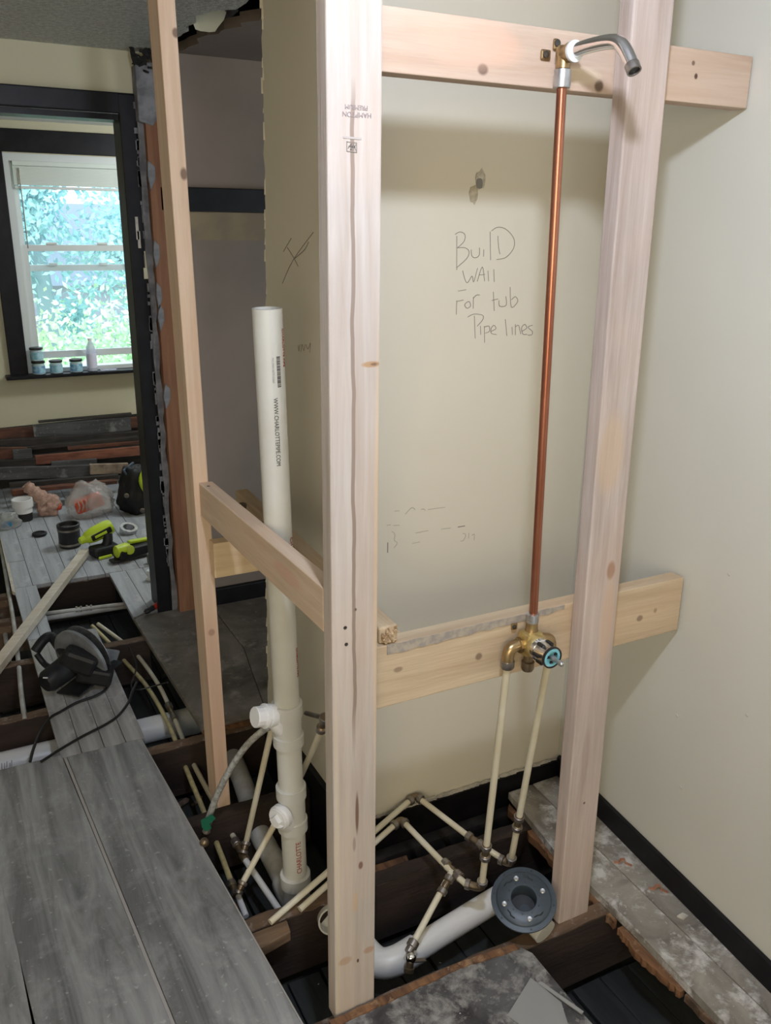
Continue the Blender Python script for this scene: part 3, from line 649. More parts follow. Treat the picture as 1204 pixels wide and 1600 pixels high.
# ================================================================ PLUMBING
def pexfit(parent, a, b, name='coupling', r=.0115, body='dark_brass', collars=True, rings=2):
    a = Vector(a); b = Vector(b); L = (b-a).length
    bm = B(); lathe(bm, a, b-a, [(0, r*.86), (L*.04, r), (L*.30, r), (L*.34, r*.74), (L*.5, r*.80), (L*.66, r*.74), (L*.70, r), (L*.96, r), (L, r*.86)], 18)
    o = link(name, bm, M[body], parent, True)
    for k in (0, 1)[:rings]:
        p = a.lerp(b, .02 if k == 0 else .72)
        bm = B(); lathe(bm, p, b-a, [(0, r*.95), (.001, r*1.1), (L*.24, r*1.1), (L*.26, r*.95)], 18); link('collar', bm, M['collar'], o, True)
    return o
def elbow(parent, a, c, b, r=.0115, body='dark_brass'):
    a = Vector(a); b = Vector(b); c = Vector(c)
    bm = B(); tube(bm, smooth_path([a, a.lerp(c, .6), c+(a+b-2*c)*.12, b.lerp(c, .6), b], 5), r*.85, 16); o = link('elbow', bm, M[body], parent, True)
    for e in (a, b):
        d = (c-e).normalized(); bm = B(); lathe(bm, e-d*.001, d, [(0, r*.9), (.001, r*1.12), (.011, r*1.12), (.013, r*.86)], 18); link('collar', bm, M['collar'], o, True)
    return o
def pipe(parent, pts, r=.0078, mat='pex', name='tube', seg=14, curve=False):
    bm = B(); tube(bm, smooth_path(pts, 8) if curve else pts, r, seg); return link(name, bm, M[mat], parent, True)
def toward(a, b, d): a = Vector(a); b = Vector(b); return a+(b-a).normalized()*d

# copper riser
vt = Vector((.9985, 1.262, .80)); sh = Vector((.979, 1.262, 1.795))
cr = thing('copper_riser', tuple(vt), 'long straight copper pipe rising from the mixing valve to the shower arm', 'pipe')
bm = B(); tube(bm, [vt, vt.lerp(sh, .5), sh], .0085, 20, radii=None); link('tube', bm, M['copper'], cr, True)
# mixing valve
mv = thing('mixing_valve', (.99, 1.262, .69), 'brass shower mixing valve with chrome cartridge on the lower board', 'valve')
c = Vector((.993, 1.258, .752))
bm = B(); abox(bm, c.x-.021, c.x+.021, c.y-.018, c.y+.020, c.z-.024, c.z+.026, .007); lathe(bm, c+Vector((0, -.030, 0)), (0, 1, 0), [(0, .022), (.004, .025), (.02, .025), (.03, .02)], 22)
body = link('valve_body', bm, M['rough_brass'], mv, True)
bm = B(); lathe(bm, (.9965, 1.262, .774), (.0, 0, 1), [(0, .015), (.008, .013), (.016, .012), (.03, .013)], 18); link('neck', bm, M['brass'], body, True)
bm = B(); lathe(bm, (.9965, 1.262, .796), (0, 0, 1), [(0, .0115), (.001, .0130), (.014, .0130), (.016, .0135), (.019, .0135), (.020, .0098)], 20); link('collar', bm, M['galv'], mv, True)
for s in (-1, 1):
    bm = B(); lathe(bm, c+Vector((s*.020, .002, 0)), (s, 0, 0), [(0, .0155), (.004, .0165), (.010, .0165), (.012, .012)], 6); link('union_nut', bm, M['brass'], mv, True)
    e = c+Vector((s*.046, .002, 0))
    bm = B(); tube(bm, smooth_path([c+Vector((s*.026, .002, 0)), e-Vector((s*.012, 0, -.001)), e+Vector((s*.002, 0, -.004)), e+Vector((s*.007, 0, -.016)), e+Vector((s*.007, 0, -.034))], 5), .0125, 18); link('elbow', bm, M['brass'], mv, True)
    bm = B(); lathe(bm, e+Vector((s*.007, 0, -.028)), (0, 0, -1), [(0, .012), (.001, .0145), (.014, .0145), (.018, .012)], 18); link('collar', bm, M['collar'], mv, True)
bm = B(); lathe(bm, c+Vector((0, .004, -.024)), (0, 0, -1), [(0, .009), (.018, .0095), (.020, .0135), (.035, .0135), (.040, .011), (.043, 0)], 20); link('test_plug', bm, M['dark_brass'], mv, True)
bm = B(); lathe(bm, c+Vector((0, -.025, 0)), (0, -1, 0), [(0, .019), (.002, .0235), (.012, .0235), (.013, .0212), (.040, .0212), (.042, .0225), (.046, .0225), (.046, .017), (.042, .017)], 28, closed=False); ct = link('cartridge_sleeve', bm, M['chrome'], mv, True)
bm = B()
for k in range(6):
    a = k*PI/3; p = c+Vector((math.cos(a)*.0214, -.047, math.sin(a)*.0214)); abox(bm, p.x-.003, p.x+.003, p.y-.009, p.y+.009, p.z-.003, p.z+.003)
link('slot', bm, M['darkring'], ct)
bm = B(); lathe(bm, c+Vector((0, -.068, 0)), (0, -1, 0), [(0, .0228), (.004, .0228), (.0045, .020), (.001, .020)], 26, closed=False); link('seal_ring', bm, M['darkring'], ct, True)
bm = B(); lathe(bm, c+Vector((0, -.064, 0)), (0, -1, 0), [(0, .0195), (.006, .0195), (.008, .0185), (.008, .0135), (.003, .013), (.003, 0)], 26); link('limit_stop', bm, M['cyan'], ct, True)
bm = B()
for a in (.6, 2.9, 4.6):
    p = c+Vector((math.cos(a)*.010, -.072, math.sin(a)*.010)); bar(bm, p, p+Vector((0, .003, 0)), .006, .004)
link('stop_slot', bm, M['darkring'], ct)
bm = B(); lathe(bm, c+Vector((0, -.068, 0)), (0, -1, 0), [(0, .006), (.010, .006), (.012, .0045), (.022, .0045), (.024, .0052), (.033, .0052), (.036, .003), (.037, 0)], 16); link('stem', bm, M['galv'], mv, True)
for s in (-1, 1):
    box_obj('mounting_ear', c.x+s*.022-.007, c.x+s*.022+.007, 1.284, 1.2895, c.z+.022, c.z+.036, M['brass'], mv, .002)
    bm = B(); lathe(bm, (c.x+s*.024, 1.284, c.z+.030), (0, -1, 0), [(0, .005), (.002, .005), (.003, .002)], 10); link('screw', bm, M['screw'], mv)
# shower arm
sa = thing('shower_outlet', (.979, 1.262, 1.79), 'bent chrome shower arm in a brass drop ear elbow on the upper board', 'shower spout')
c = Vector((.981, 1.264, 1.825))
bm = B(); lathe(bm, c+Vector((-.0, 0, -.022)), (0, 0, 1), [(0, .012), (.014, .0125), (.026, .014), (.034, .010), (.036, 0)], 20); lathe(bm, c+Vector((0, .006, 0)), (0, -1, 0), [(0, .013), (.018, .0135), (.022, .0155), (.030, .0155)], 20)
link('drop_ear_elbow', bm, M['brass'], sa, True)
for s in (-1, 1): box_obj('mounting_ear', c.x+s*.020-.010, c.x+s*.020+.010, 1.2845, 1.2895, c.z-.008, c.z+.008, M['brass'], sa, .003)
box_obj('mounting_ear', c.x-.006, c.x+.006, 1.2845, 1.2895, c.z+.008, c.z+.026, M['brass'], sa, .003)
for dx, dz in ((-.022, 0), (0, .019)):
    bm = B(); lathe(bm, (c.x+dx, 1.2845, c.z+dz), (0, -1, 0), [(0, .0055), (.003, .0055), (.0035, .002)], 12); link('screw', bm, M['screw'], sa)
bm = B(); lathe(bm, sh+Vector((0, 0, -.022)), (0, 0, 1), [(0, .0098), (.001, .0140), (.005, .0145), (.020, .0140), (.028, .0140), (.029, .012)], 22); link('collar', bm, M['galv'], sa, True)
bm = B(); lathe(bm, c+Vector((0, -.022, 0)), (0, -1, 0), [(0, .0155), (.002, .0165), (.007, .0165), (.009, .0115)], 24); link('flange_ring', bm, M['white'], sa, True)
arm = [c+Vector((0, -.020, 0)), c+Vector((0, -.06, .002)), c+Vector((.001, -.105, .001)), c+Vector((.002, -.128, -.004)), c+Vector((.003, -.143, -.016)), c+Vector((.004, -.157, -.034)), c+Vector((.004, -.166, -.047))]
P = smooth_path(arm, 6)
bm = B(); tube(bm, P, .0108, 24, caps=False); link('arm', bm, M['chrome'], sa, True)
d = (P[-1]-P[-2]).normalized(); bm = B(); lathe(bm, P[-1]-d*.012, d, [(0, .0110), (.001, .0114), (.013, .0112), (.013, .0088), (.004, .0086), (.004, 0)], 22); link('threaded_end', bm, M['collar'], sa, True)
bm = B(); lathe(bm, P[-1]-d*.002, d, [(0, .0084), (.0005, .0084), (.0005, 0)], 18); link('bore', bm, M['darkring'], sa)

# hot line (left)
hl = thing('supply_line', (.95, 1.26, .05), 'left cream supply pipe dropping from the valve to a tee above the joist', 'pipe', 'supply lines under the mixing valve')
E1 = Vector((0.986, 1.369, 0.050)); V1 = Vector((.940, 1.26, .712)); K1 = V1.lerp(E1, .80)
pipe(hl, [V1, E1+(V1-E1).normalized()*.015])
pexfit(hl, V1.lerp(E1, .775), V1.lerp(E1, .85))
T1 = Vector((0.951, 1.449, 0.050)); G1 = Vector((0.926, 1.665, 0.062)); En1 = Vector((0.594, 1.560, -0.008))
elbow(hl, E1+(V1-E1).normalized()*.026, E1, Vector((0.966, 1.386, 0.050))*.4+Vector((0.956, 1.407, 0.050))*.6)
pipe(hl, [(0.961, 1.393, 0.050), T1])
pexfit(hl, (0.960, 1.420, 0.050), (0.951, 1.489, 0.050), 'tee')
pipe(hl, [T1, G1+(T1-G1).normalized()*.012])
elbow(hl, toward(G1, T1, .022), G1, toward(G1, (0.832, 1.632, 0.045), .03))
pipe(hl, [toward(G1, En1, .01), En1])
V3 = Vector((0.792, 1.361, -0.030))
bl_ = T1+Vector((-.008, -.008, -.004)); pexfit(hl, bl_, toward(bl_, V3, .05), 'tee_branch', rings=2)
pipe(hl, [T1, V3])
sv = thing('stop_valve', tuple(V3), 'small chrome stop valve hanging over the white drain pipe', 'valve')
bm = B(); lathe(bm, toward(V3, T1, .014), V3-T1, [(0, .011), (.002, .0135), (.016, .0135), (.018, .010), (.03, .010)], 18); link('collar', bm, M['collar'], sv, True)
bm = B(); bmesh.ops.create_icosphere(bm, subdivisions=3, radius=.013, matrix=Matrix.Translation(V3+Vector((-.012, -.018, -.012)))); link('ball_body', bm, M['chrome'], sv, True)
bm = B(); bar(bm, V3+Vector((-.012, -.02, -.02)), V3+Vector((.026, -.02, -.035)), .012, .005, .002); link('lever', bm, M['collar'], sv)
bm = B(); lathe(bm, V3+Vector((-.016, -.022, -.02)), (-.3, -.3, -1), [(0, .009), (.012, .009), (.013, .012), (.022, .012)], 14); link('outlet', bm, M['dark_brass'], sv, True)
# cold line (right)
cl = thing('supply_line', (1.05, 1.26, .05), 'right cream supply pipe dropping behind the valve cartridge past the drain', 'pipe', 'supply lines under the mixing valve')
E2 = Vector((1.100, 1.411, 0.045)); V2 = Vector((1.046, 1.26, .712))
pipe(cl, [V2, E2+(V2-E2).normalized()*.014]); pexfit(cl, V2.lerp(E2, .735), V2.lerp(E2, .81))
G2 = Vector((0.994, 1.708, 0.085)); C2 = Vector((1.059, 1.513, 0.055))
elbow(cl, toward(E2, V2, .026), E2, toward(E2, (1.075, 1.450, 0.048), .03))
pipe(cl, [toward(E2, C2, .02), C2]); pipe(cl, [C2, toward(G2, C2, .01)])
pexfit(cl, toward(C2, E2, .026), toward(C2, G2, .026))
En2 = Vector((0.516, 1.552, -0.006))
elbow(cl, toward(G2, C2, .022), G2, toward(G2, (0.839, 1.646, 0.060), .028))
pipe(cl, [toward(G2, En2, .01), En2])

# white soil stack
sk = thing('soil_stack', (.636, 1.69, -.06), 'tall white plastic vent pipe leaning behind the brace, with two capped branches', 'pipe')
b0 = Vector((.6345, 1.69, -.05)); t0 = Vector((.594, 1.655, 1.397)); ax = (t0-b0).normalized(); SL = (t0-b0).length
at = lambda z: b0+ax*((z-b0.z)/ax.z)
R0 = .0302
bm = B(); lathe(bm, b0, ax, [(0, R0), (SL, R0), (SL, R0-.004), (SL-.05, R0-.004)], 40, closed=False); link('pipe', bm, M['pvc'], sk, True)
def cup(z0, z1, r=.0365, parent=sk, name='hub'):
    bm = B(); L = (at(z1)-at(z0)).length; lathe(bm, at(z0), ax, [(0, R0), (.0, r), (L-.002, r), (L, r-.003), (L, R0)], 36, closed=False); return link(name, bm, M['pvc_fit'], parent, True)
cup(.455, .49, .037); cup(.375, .405, .037)
bm = B(); lathe(bm, at(.395), ax, [(0, .0330), (.07, .0330)], 36); t1 = link('tee_body', bm, M['pvc_fit'], sk, True)
cup(.222, .255, .037); cup(.125, .158, .037); cup(-.05, -.015, .0385)
bm = B(); lathe(bm, at(.14), ax, [(0, .0330), (.09, .0330)], 36); t2 = link('tee_body', bm, M['pvc_fit'], sk, True)
# upper branch: sweep toward the left with threaded cap
u0 = at(.405); u1 = Vector((0.583, 1.675, 0.466)); u2 = Vector((0.534, 1.668, 0.477)); dd = (u2-u1).normalized()
bm = B(); tube(bm, smooth_path([u0+Vector((.005, 0, .0)), u0+(u1-u0)*.5+Vector((0, 0, -.004)), u1], 6), .0235, 22); link('branch', bm, M['pvc_bright'], t1, True)
bm = B(); lathe(bm, u1-dd*.004, dd, [(0, .0255), (.0, .0275), (.015, .0275), (.017, .0250), (.021, .0250), (.022, .0292), (.027, .0292), (.028, .026)], 30); link('socket', bm, M['pvc_bright'], t1, True)
bm = B(); lathe(bm, u1+dd*.024, dd, [(0, .0258), (.004, .0258), (.005, .0248), (.022, .0248), (.024, .0235), (.024, 0)], 14); link('cap', bm, M['pvc_bright'], t1)
# lower branch: cleanout facing the camera
w0 = at(.135); w1 = Vector((0.588, 1.662, 0.188)); dd = Vector((-.86, -.50, .02)).normalized()
bm = B(); tube(bm, smooth_path([w0, w0.lerp(w1, .4), w1], 5), .026, 22); link('branch', bm, M['pvc_bright'], t2, True)
bm = B(); lathe(bm, w1-dd*.012, dd, [(0, .026), (.001, .0305), (.014, .0305), (.016, .0285), (.020, .0275), (.020, 0)], 30); link('socket', bm, M['pvc_bright'], t2, True)
bm = B(); lathe(bm, w1+dd*.006, dd, [(0, .024), (.005, .024), (.0055, .0), ], 24); lathe(bm, w1+dd*.010, dd, [(0, .0150), (.012, .0145), (.0125, 0)], 4); link('square_plug', bm, M['pvc_bright'], t2)
# printing on the pipe
def on_pipe(zc, ang, flow):
    # flow -1: text reads downward, +1: reads upward
    s, u = frame_of(ax); cdir = Vector((-.36, -.93, 0)); cdir = (cdir-ax*cdir.dot(ax)).normalized(); side = ax.cross(cdir).normalized()
    o = at(zc)
    def f(a, b, h):
        th = ang+(-b if flow < 0 else b)/R0*(-1 if True else 1)
        return o+ax*(a*flow)+(cdir*math.cos(th)+side*math.sin(th))*(R0+.0003+h)
    return f
text_obj('print', 'WWW.CHARLOTTEPIPE.COM', .0125, on_pipe(1.150, .28, -1), M['black_ink'], sk, .86)
bm = B(); f = on_pipe(1.275, .62, -1); rb = random.Random(6); x = -.03
while x < .03:
    ww = rb.choice([.0008, .0014, .002])
    q = [f(x, -.004, .0), f(x+ww, -.004, 0), f(x+ww, .004, 0), f(x, .004, 0)]; q2 = [f(x, -.004, .0006), f(x+ww, -.004, .0006), f(x+ww, .004, .0006), f(x, .004, .0006)]
    hexa(bm, q, q2); x += ww+rb.choice([.0008, .0013])
link('barcode', bm, M['black_ink'], sk)
text_obj('print', 'PVC DWV ASTM D2665', .0062, on_pipe(1.278, .22, -1), plain('grey_ink', (.36, .36, .36), .7), sk, .8)
text_obj('print', 'CHARLOTTE', .0185, on_pipe(.055, .42, 1), M['red_ink'], sk, .92)
text_obj('print', 'CHARLOTTE', .016, on_pipe(.87, 1.15, -1), M['red_ink'], sk, .9)
text_obj('print', 'CHARLOTTE PIPE', .011, on_pipe(1.32, 1.22, -1), M['red_ink'], sk, .9)
text_obj('print', 'CHARLOTTE PIPE', .011, on_pipe(.60, 1.25, -1), M['red_ink'], sk, .9)

# elbow at the foot and drain running back
dp = thing('drain_pipe', (.65, 1.9, -.13), 'dusty white drain pipe running back from the foot of the vent pipe', 'pipe')
pts = [b0+Vector((0, 0, .012)), b0+Vector((.003, .004, -.03)), Vector((.634, 1.735, -.115)), Vector((0.640, 1.824, -0.120)), Vector((0.643, 2.000, -0.118)), Vector((0.657, 2.112, -0.115)), Vector((0.678, 2.298, -0.110)), Vector((.70, 2.62, -.105))]
bm = B(); tube(bm, smooth_path(pts[2:], 4), .0302, 26); link('pipe', bm, M['pvc_old'], dp, True)
bm = B(); tube(bm, smooth_path([pts[0], pts[1], pts[1].lerp(pts[2], .5)+Vector((0, -.012, -.012)), pts[2], pts[2].lerp(pts[3], .5)], 6), .0352, 26); link('elbow', bm, M['pvc_old'], dp, True)
oe = thing('pipe_elbow', (.66, 1.55, -.06), 'open ended white plastic elbow half hidden behind the middle stud', 'pipe fitting')
p0 = Vector((0.666, 1.530, -0.050)); p1 = Vector((0.667, 1.583, -0.060))+Vector((.02, .02, -.012))
dd = (p0-p1).normalized()
bm = B(); lathe(bm, p1, dd, [(0, .030), ((p0-p1).length-.03, .030), ((p0-p1).length-.028, .0345), ((p0-p1).length, .0345), ((p0-p1).length, .0305), ((p0-p1).length-.03, .0295), ((p0-p1).length-.03, 0)], 30); link('hub', bm, M['pvc'], oe, True)

# shower drain assembly
dr2 = thing('shower_drain', (1.07, 1.31, -.16), 'dark slate round shower drain flange with four screws, tilted on its pipe', 'drain')
dc = Vector((1.038, 1.273, 0.075)); n = Vector((-.26, -.34, .90)).normalized()
bm = B(); lathe(bm, dc, n, [(-.006, .060), (-.006, .0745), (-.001, .0755), (.001, .0750), (.002, .0640), (.0045, .0620), (.006, .060), (.006, .0300), (.004, .0285), (-.045, .0285), (-.045, .033), (-.008, .035)], 56, closed=False); fl_ = link('flange', bm, M['flange'], dr2, True)
s_, u_ = frame_of(n)
sx = (Vector((1, 0, 0))-n*n.x).normalized(); sy = n.cross(sx)
for a in (1.40, 2.95, -.12, -1.85):
    p = dc+(sx*math.cos(a)+sy*math.sin(a))*.0475+n*.006
    bm = B(); lathe(bm, p, n, [(0, .0062), (.0018, .0060), (.0028, .0045), (.0022, 0)], 16); link('screw', bm, M['galv'], dr2, True)
bm = B()
for a in [i*PI/5+.3 for i in range(10)]:
    p = dc+(sx*math.cos(a)+sy*math.sin(a))*.0365+n*.0055; lathe(bm, p, n, [(0, .0017), (.0012, .0017), (.0012, 0)], 8)
for a in (.75, 1.75, 2.5, 3.35, 4.4, 5.6):
    p = dc+(sx*math.cos(a)+sy*math.sin(a))*.069+n*.0008; lathe(bm, p, n, [(0, .0022), (.0012, .0022), (.0012, 0)], 8)
link('bolt_hole', bm, M['flange_dark'], fl_)
bm = B()
for a0 in (1.50, 3.15, -1.72, .45):
    pts = [dc+(sx*math.cos(a0+t*.1)+sy*math.sin(a0+t*.1))*(.0475+(.004 if t > 3 else 0))+n*.0062 for t in range(1, 7)]
    tube(bm, pts, .0016, 6)
link('slot', bm, M['flange_dark'], fl_)
bm = B(); lathe(bm, dc+n*-.044, n, [(0, .0), (0, .0286), (.001, .0286)], 30); link('throat_floor', bm, M['darkring'], dr2)
bm = B(); lathe(bm, dc+n*-.043+Vector((-.003, -.012, 0)), n, [(0, .0), (.0, .014), (.001, .014), (.001, 0)], 24); link('throat_glint', bm, M['flange'], dr2)  # paler disc standing in for a glint down the throat
bm = B(); q0 = dc-n*.0465; q1 = dc-n*.06; tube(bm, [q0, q1, Vector((1.106, 1.403, -0.050))], .0302, 28); link('tailpiece', bm, M['pvc_old'], dr2, True)
q2 = Vector((1.064, 1.218, 0.014)); bm = B(); tube(bm, [(dc-n*.050).lerp(q2, .35), (dc-n*.050).lerp(q2, .6), q2], .0295, 30); link('stub', bm, M['pvc'], dr2, True)
tp = thing('trap_pipe', (.9, 1.4, -.15), 'wide bright white drain pipe running left from the shower drain with a bend', 'pipe')
A_ = [Vector((1.137, 1.443, -0.075)), Vector((1.048, 1.432, -0.080)), Vector((0.926, 1.418, -0.090)), Vector((0.832, 1.408, -0.100))]
bm = B(); tube(bm, A_, .0302, 30); link('pipe', bm, M['pvc_bright'], tp, True)
e = [Vector((0.832, 1.408, -0.100)), Vector((0.774, 1.404, -0.105)), Vector((0.739, 1.421, -0.110)), Vector((0.725, 1.469, -0.110)), Vector((0.727, 1.523, -0.110))]
bm = B(); tube(bm, smooth_path(e, 6), .0345, 30); link('elbow', bm, M['pvc_bright'], tp, True)

# big horizontal soil pipe crossing under the walkway
bp = thing('large_drain_pipe', (.3, 2.71, -.17), 'large white drain pipe crossing under the walkway from the left hole to the right', 'pipe')
bm = B(); tube(bm, [(-.30, 2.724, -.146), (.58, 2.724, -.146)], .0445, 32); link('pipe', bm, M['pvc_bright'], bp, True)
bm = B(); tube(bm, [(.575, 2.724, -.152), (.66, 2.724, -.152)], .050, 30); link('hub', bm, M['pvc_old'], bp, True)
bm = B()
for i, (x, l0, l1) in enumerate(((.004, 5, 42), (.012, 8, 40), (.020, 20, 44), (.028, 4, 36), (.034, 15, 44))):
    pts = [(x+.0006*k, 2.724-.0447*math.cos(math.radians(l0+(l1-l0)*k/6)), -.146+.0447*math.sin(math.radians(l0+(l1-l0)*k/6))) for k in range(7)]
    tube(bm, pts, .0009, 6)
link('print', bm, M['black_ink'], bp)

# PEX runs in the left trench
def lab_run(name, pts, label, mat='pex', r=.0078):
    t = thing(name, pts[0], label, 'pipe'); pipe(t, pts, r, mat, curve=True); return t
r1 = lab_run('water_pipe', [(0.436, 3.551, -0.090), (0.477, 3.324, -0.090), (0.493, 3.187, -0.090), (0.527, 2.941, -0.085), (0.538, 2.706, -0.085), (0.534, 2.497, -0.090), (0.530, 2.395, -0.100), (0.519, 2.116, -0.100), (0.511, 1.946, -0.100), (0.501, 1.808, -0.095)], 'left yellowish water pipe with print running through the joists beside the walkway', 'pex_print')
pexfit(r1, (0.499, 1.813, -0.090), (0.498, 1.758, -0.090), 'coupling')
pipe(r1, [(0.501, 1.756, -0.090), (0.500, 1.691, -0.100)], mat='pvc_bright')
r2_ = lab_run('water_pipe', [(0.460, 3.548, -0.085), (0.526, 3.309, -0.085), (0.553, 3.159, -0.085), (0.570, 2.920, -0.085), (0.567, 2.706, -0.085), (0.558, 2.493, -0.090), (0.557, 2.381, -0.100), (0.560, 2.112, -0.100), (0.561, 1.972, -0.090)], 'right cream water pipe running through the joists to the brass tee')
pexfit(r2_, (0.568, 2.763, -0.085), (0.566, 2.646, -0.085), 'coupling'); pexfit(r2_, (0.557, 1.961, -0.085), (0.559, 1.866, -0.085), 'tee', rings=1)
pipe(r2_, [(0.559, 1.866, -0.085), (0.577, 1.653, -0.085)], .0085, 'pvc_bright')
r3_ = thing('riser_pipe', (0.571, 1.905, -0.070), 'cream riser pipe standing behind the upper capped branch', 'pipe')
pipe(r3_, [(0.571, 1.905, -0.070), (0.624, 1.800, 0.351)]); pexfit(r3_, (0.557, 1.884, -0.075), toward((0.571, 1.905, -0.070), (0.624, 1.800, 0.351), .018), 'elbow')
r4_ = thing('riser_pipe', (0.500, 1.737, -0.050), 'cream riser pipe slanting up to the square plugged branch', 'pipe')
pipe(r4_, [(0.500, 1.737, -0.050), (0.606, 1.760, 0.088)]); pexfit(r4_, (0.492, 1.728, -0.055), toward((0.500, 1.737, -0.050), (0.606, 1.760, 0.088), .02), 'elbow')
r5_ = thing('riser_pipe', (0.720, 1.816, 0.198), 'cream pipe slanting up against the return wall behind the middle stud', 'pipe')
pipe(r5_, [(0.720, 1.933, 0.022), (0.660, 1.558, 0.478)]); pexfit(r5_, (0.660, 1.570, 0.462), (0.660, 1.543, 0.514), 'elbow')
pipe(r5_, [(0.720, 1.808, 0.361), (0.690, 1.621, 0.459)], .006, 'collar', 'braided_tail')
hz = thing('braided_hose', (0.476, 1.947, -0.020), 'grey braided flexible hose arching from the capped branch down to a green tagged valve', 'hose')
pipe(hz, [(0.614, 1.760, 0.380), (0.595, 1.780, 0.362), (0.555, 1.800, 0.317), (0.516, 1.830, 0.236), (0.487, 1.860, 0.148), (0.471, 1.880, 0.081)], .0085, 'braid', 'hose', curve=True)
vb = Vector((0.460, 1.880, 0.034))
bm = B(); lathe(bm, (0.471, 1.880, 0.079), Vector((0.460, 1.880, 0.034))-Vector((0.471, 1.880, 0.079)), [(0, .010), (.012, .011), (.03, .009), (.045, .011), (.05, .007)], 14); link('connector', bm, M['collar'], hz, True)
bm = B(); a = Vector((0.461, 1.865, 0.077)); ring = [a+Vector((x, -.004, z)) for x, z in ((-.018, .012), (.012, .020), (.020, .004), (.004, -.006), (.008, -.022), (-.008, -.026), (-.016, -.010))]
hexa(bm, ring, [p+Vector((.002, .003, 0)) for p in ring]); link('tag', bm, M['green_tag'], hz)
bm = B(); bmesh.ops.create_icosphere(bm, subdivisions=2, radius=.013, matrix=Matrix.Translation(Vector((0.453, 1.880, 0.004)))); link('ball_valve', bm, M['dark_brass'], hz, True)
# stub-outs on the ledger board
for i, (p, lab) in enumerate((((0.641, 2.020, 0.872), 'upper brass stub out behind the brace near the left rear stud'), ((0.665, 1.930, 0.845), 'dark brass stub out between brace and white vent pipe'))):
    t = thing('stub_out', p, lab, 'pipe fitting'); p = Vector(p)
    bm = B(); lathe(bm, p+Vector((0, 0, -.03)), Vector((-.15, -.2, 1)), [(0, .009), (.02, .009), (.022, .0125), (.036, .0125), (.037, .009)], 16); link('body', bm, M['dark_brass'], t, True)
    bm = B(); lathe(bm, p+Vector((-.002, -.004, .000)), Vector((-.15, -.2, 1)), [(0, .0128), (.004, .0132), (.005, .008), (.001, .007), (.001, 0)], 16); link('collar', bm, M['collar' if i == 0 else 'dark_brass'], t, True)
fk = Vector((0.896, 2.568, 0.020)); t = thing('pipe_fitting', tuple(fk-Vector((0, 0, .02))), 'small brass fitting lying on the dark closet floor', 'pipe fitting')
bm = B(); lathe(bm, fk+Vector((-.012, 0, -.005)), (1, .5, .2), [(0, .012), (.012, .013), (.014, .009), (.026, .009), (.028, .013), (.034, .013)], 14); link('body', bm, M['collar'], t, True)

# ================================================================ NOTES ON THE WALL
fw = lambda u, v, h: (u, 1.7197-h, v)
ribbon([[(1.073, 1.462), (1.070, 1.535)], [(1.066, 1.539), (1.078, 1.544), (1.091, 1.539), (1.090, 1.524), (1.073, 1.510)], [(1.073, 1.510), (1.093, 1.510), (1.104, 1.502), (1.099, 1.487), (1.073, 1.467)], [(1.110, 1.506), (1.112, 1.493), (1.122, 1.488), (1.132, 1.494), (1.132, 1.510)], [(1.144, 1.506), (1.144, 1.491)], [(1.159, 1.545), (1.164, 1.483)], [(1.181, 1.536), (1.184, 1.513), (1.189, 1.496)], [(1.163, 1.547), (1.179, 1.555), (1.202, 1.551), (1.225, 1.532), (1.227, 1.510), (1.207, 1.489), (1.181, 1.484)], [(1.089, 1.460), (1.097, 1.439), (1.104, 1.434), (1.115, 1.448), (1.120, 1.435), (1.129, 1.465)], [(1.130, 1.436), (1.142, 1.468), (1.150, 1.436)], [(1.134, 1.450), (1.150, 1.451)], [(1.158, 1.459), (1.161, 1.436)], [(1.174, 1.462), (1.177, 1.434)], [(1.079, 1.415), (1.100, 1.418)], [(1.076, 1.394), (1.076, 1.363)], [(1.076, 1.392), (1.094, 1.395)], [(1.106, 1.391), (1.098, 1.384), (1.105, 1.376), (1.114, 1.381), (1.111, 1.390), (1.106, 1.391)], [(1.122, 1.375), (1.121, 1.400)], [(1.121, 1.398), (1.129, 1.405), (1.138, 1.405)], [(1.176, 1.411), (1.181, 1.368)], [(1.173, 1.392), (1.190, 1.395)], [(1.193, 1.391), (1.195, 1.379), (1.207, 1.377), (1.215, 1.382), (1.212, 1.400)], [(1.223, 1.421), (1.229, 1.376), (1.243, 1.382), (1.247, 1.391), (1.239, 1.399), (1.229, 1.392)], [(1.126, 1.358), (1.131, 1.306)], [(1.108, 1.356), (1.124, 1.362), (1.148, 1.359), (1.150, 1.349), (1.135, 1.334)], [(1.144, 1.334), (1.146, 1.314)], [(1.155, 1.333), (1.158, 1.295)], [(1.155, 1.331), (1.168, 1.333), (1.170, 1.321), (1.159, 1.317)], [(1.174, 1.320), (1.188, 1.326), (1.183, 1.334), (1.175, 1.328), (1.176, 1.316), (1.191, 1.312)], [(1.214, 1.347), (1.221, 1.308)], [(1.235, 1.328), (1.237, 1.310)], [(1.246, 1.309), (1.244, 1.334)], [(1.245, 1.328), (1.254, 1.331), (1.261, 1.311)], [(1.265, 1.317), (1.278, 1.324), (1.272, 1.333), (1.263, 1.325), (1.268, 1.310), (1.280, 1.309)], [(1.295, 1.330), (1.282, 1.326), (1.296, 1.315), (1.294, 1.307), (1.283, 1.307)]], fw, .0012, 'pencil_note', M['ink'], wb)
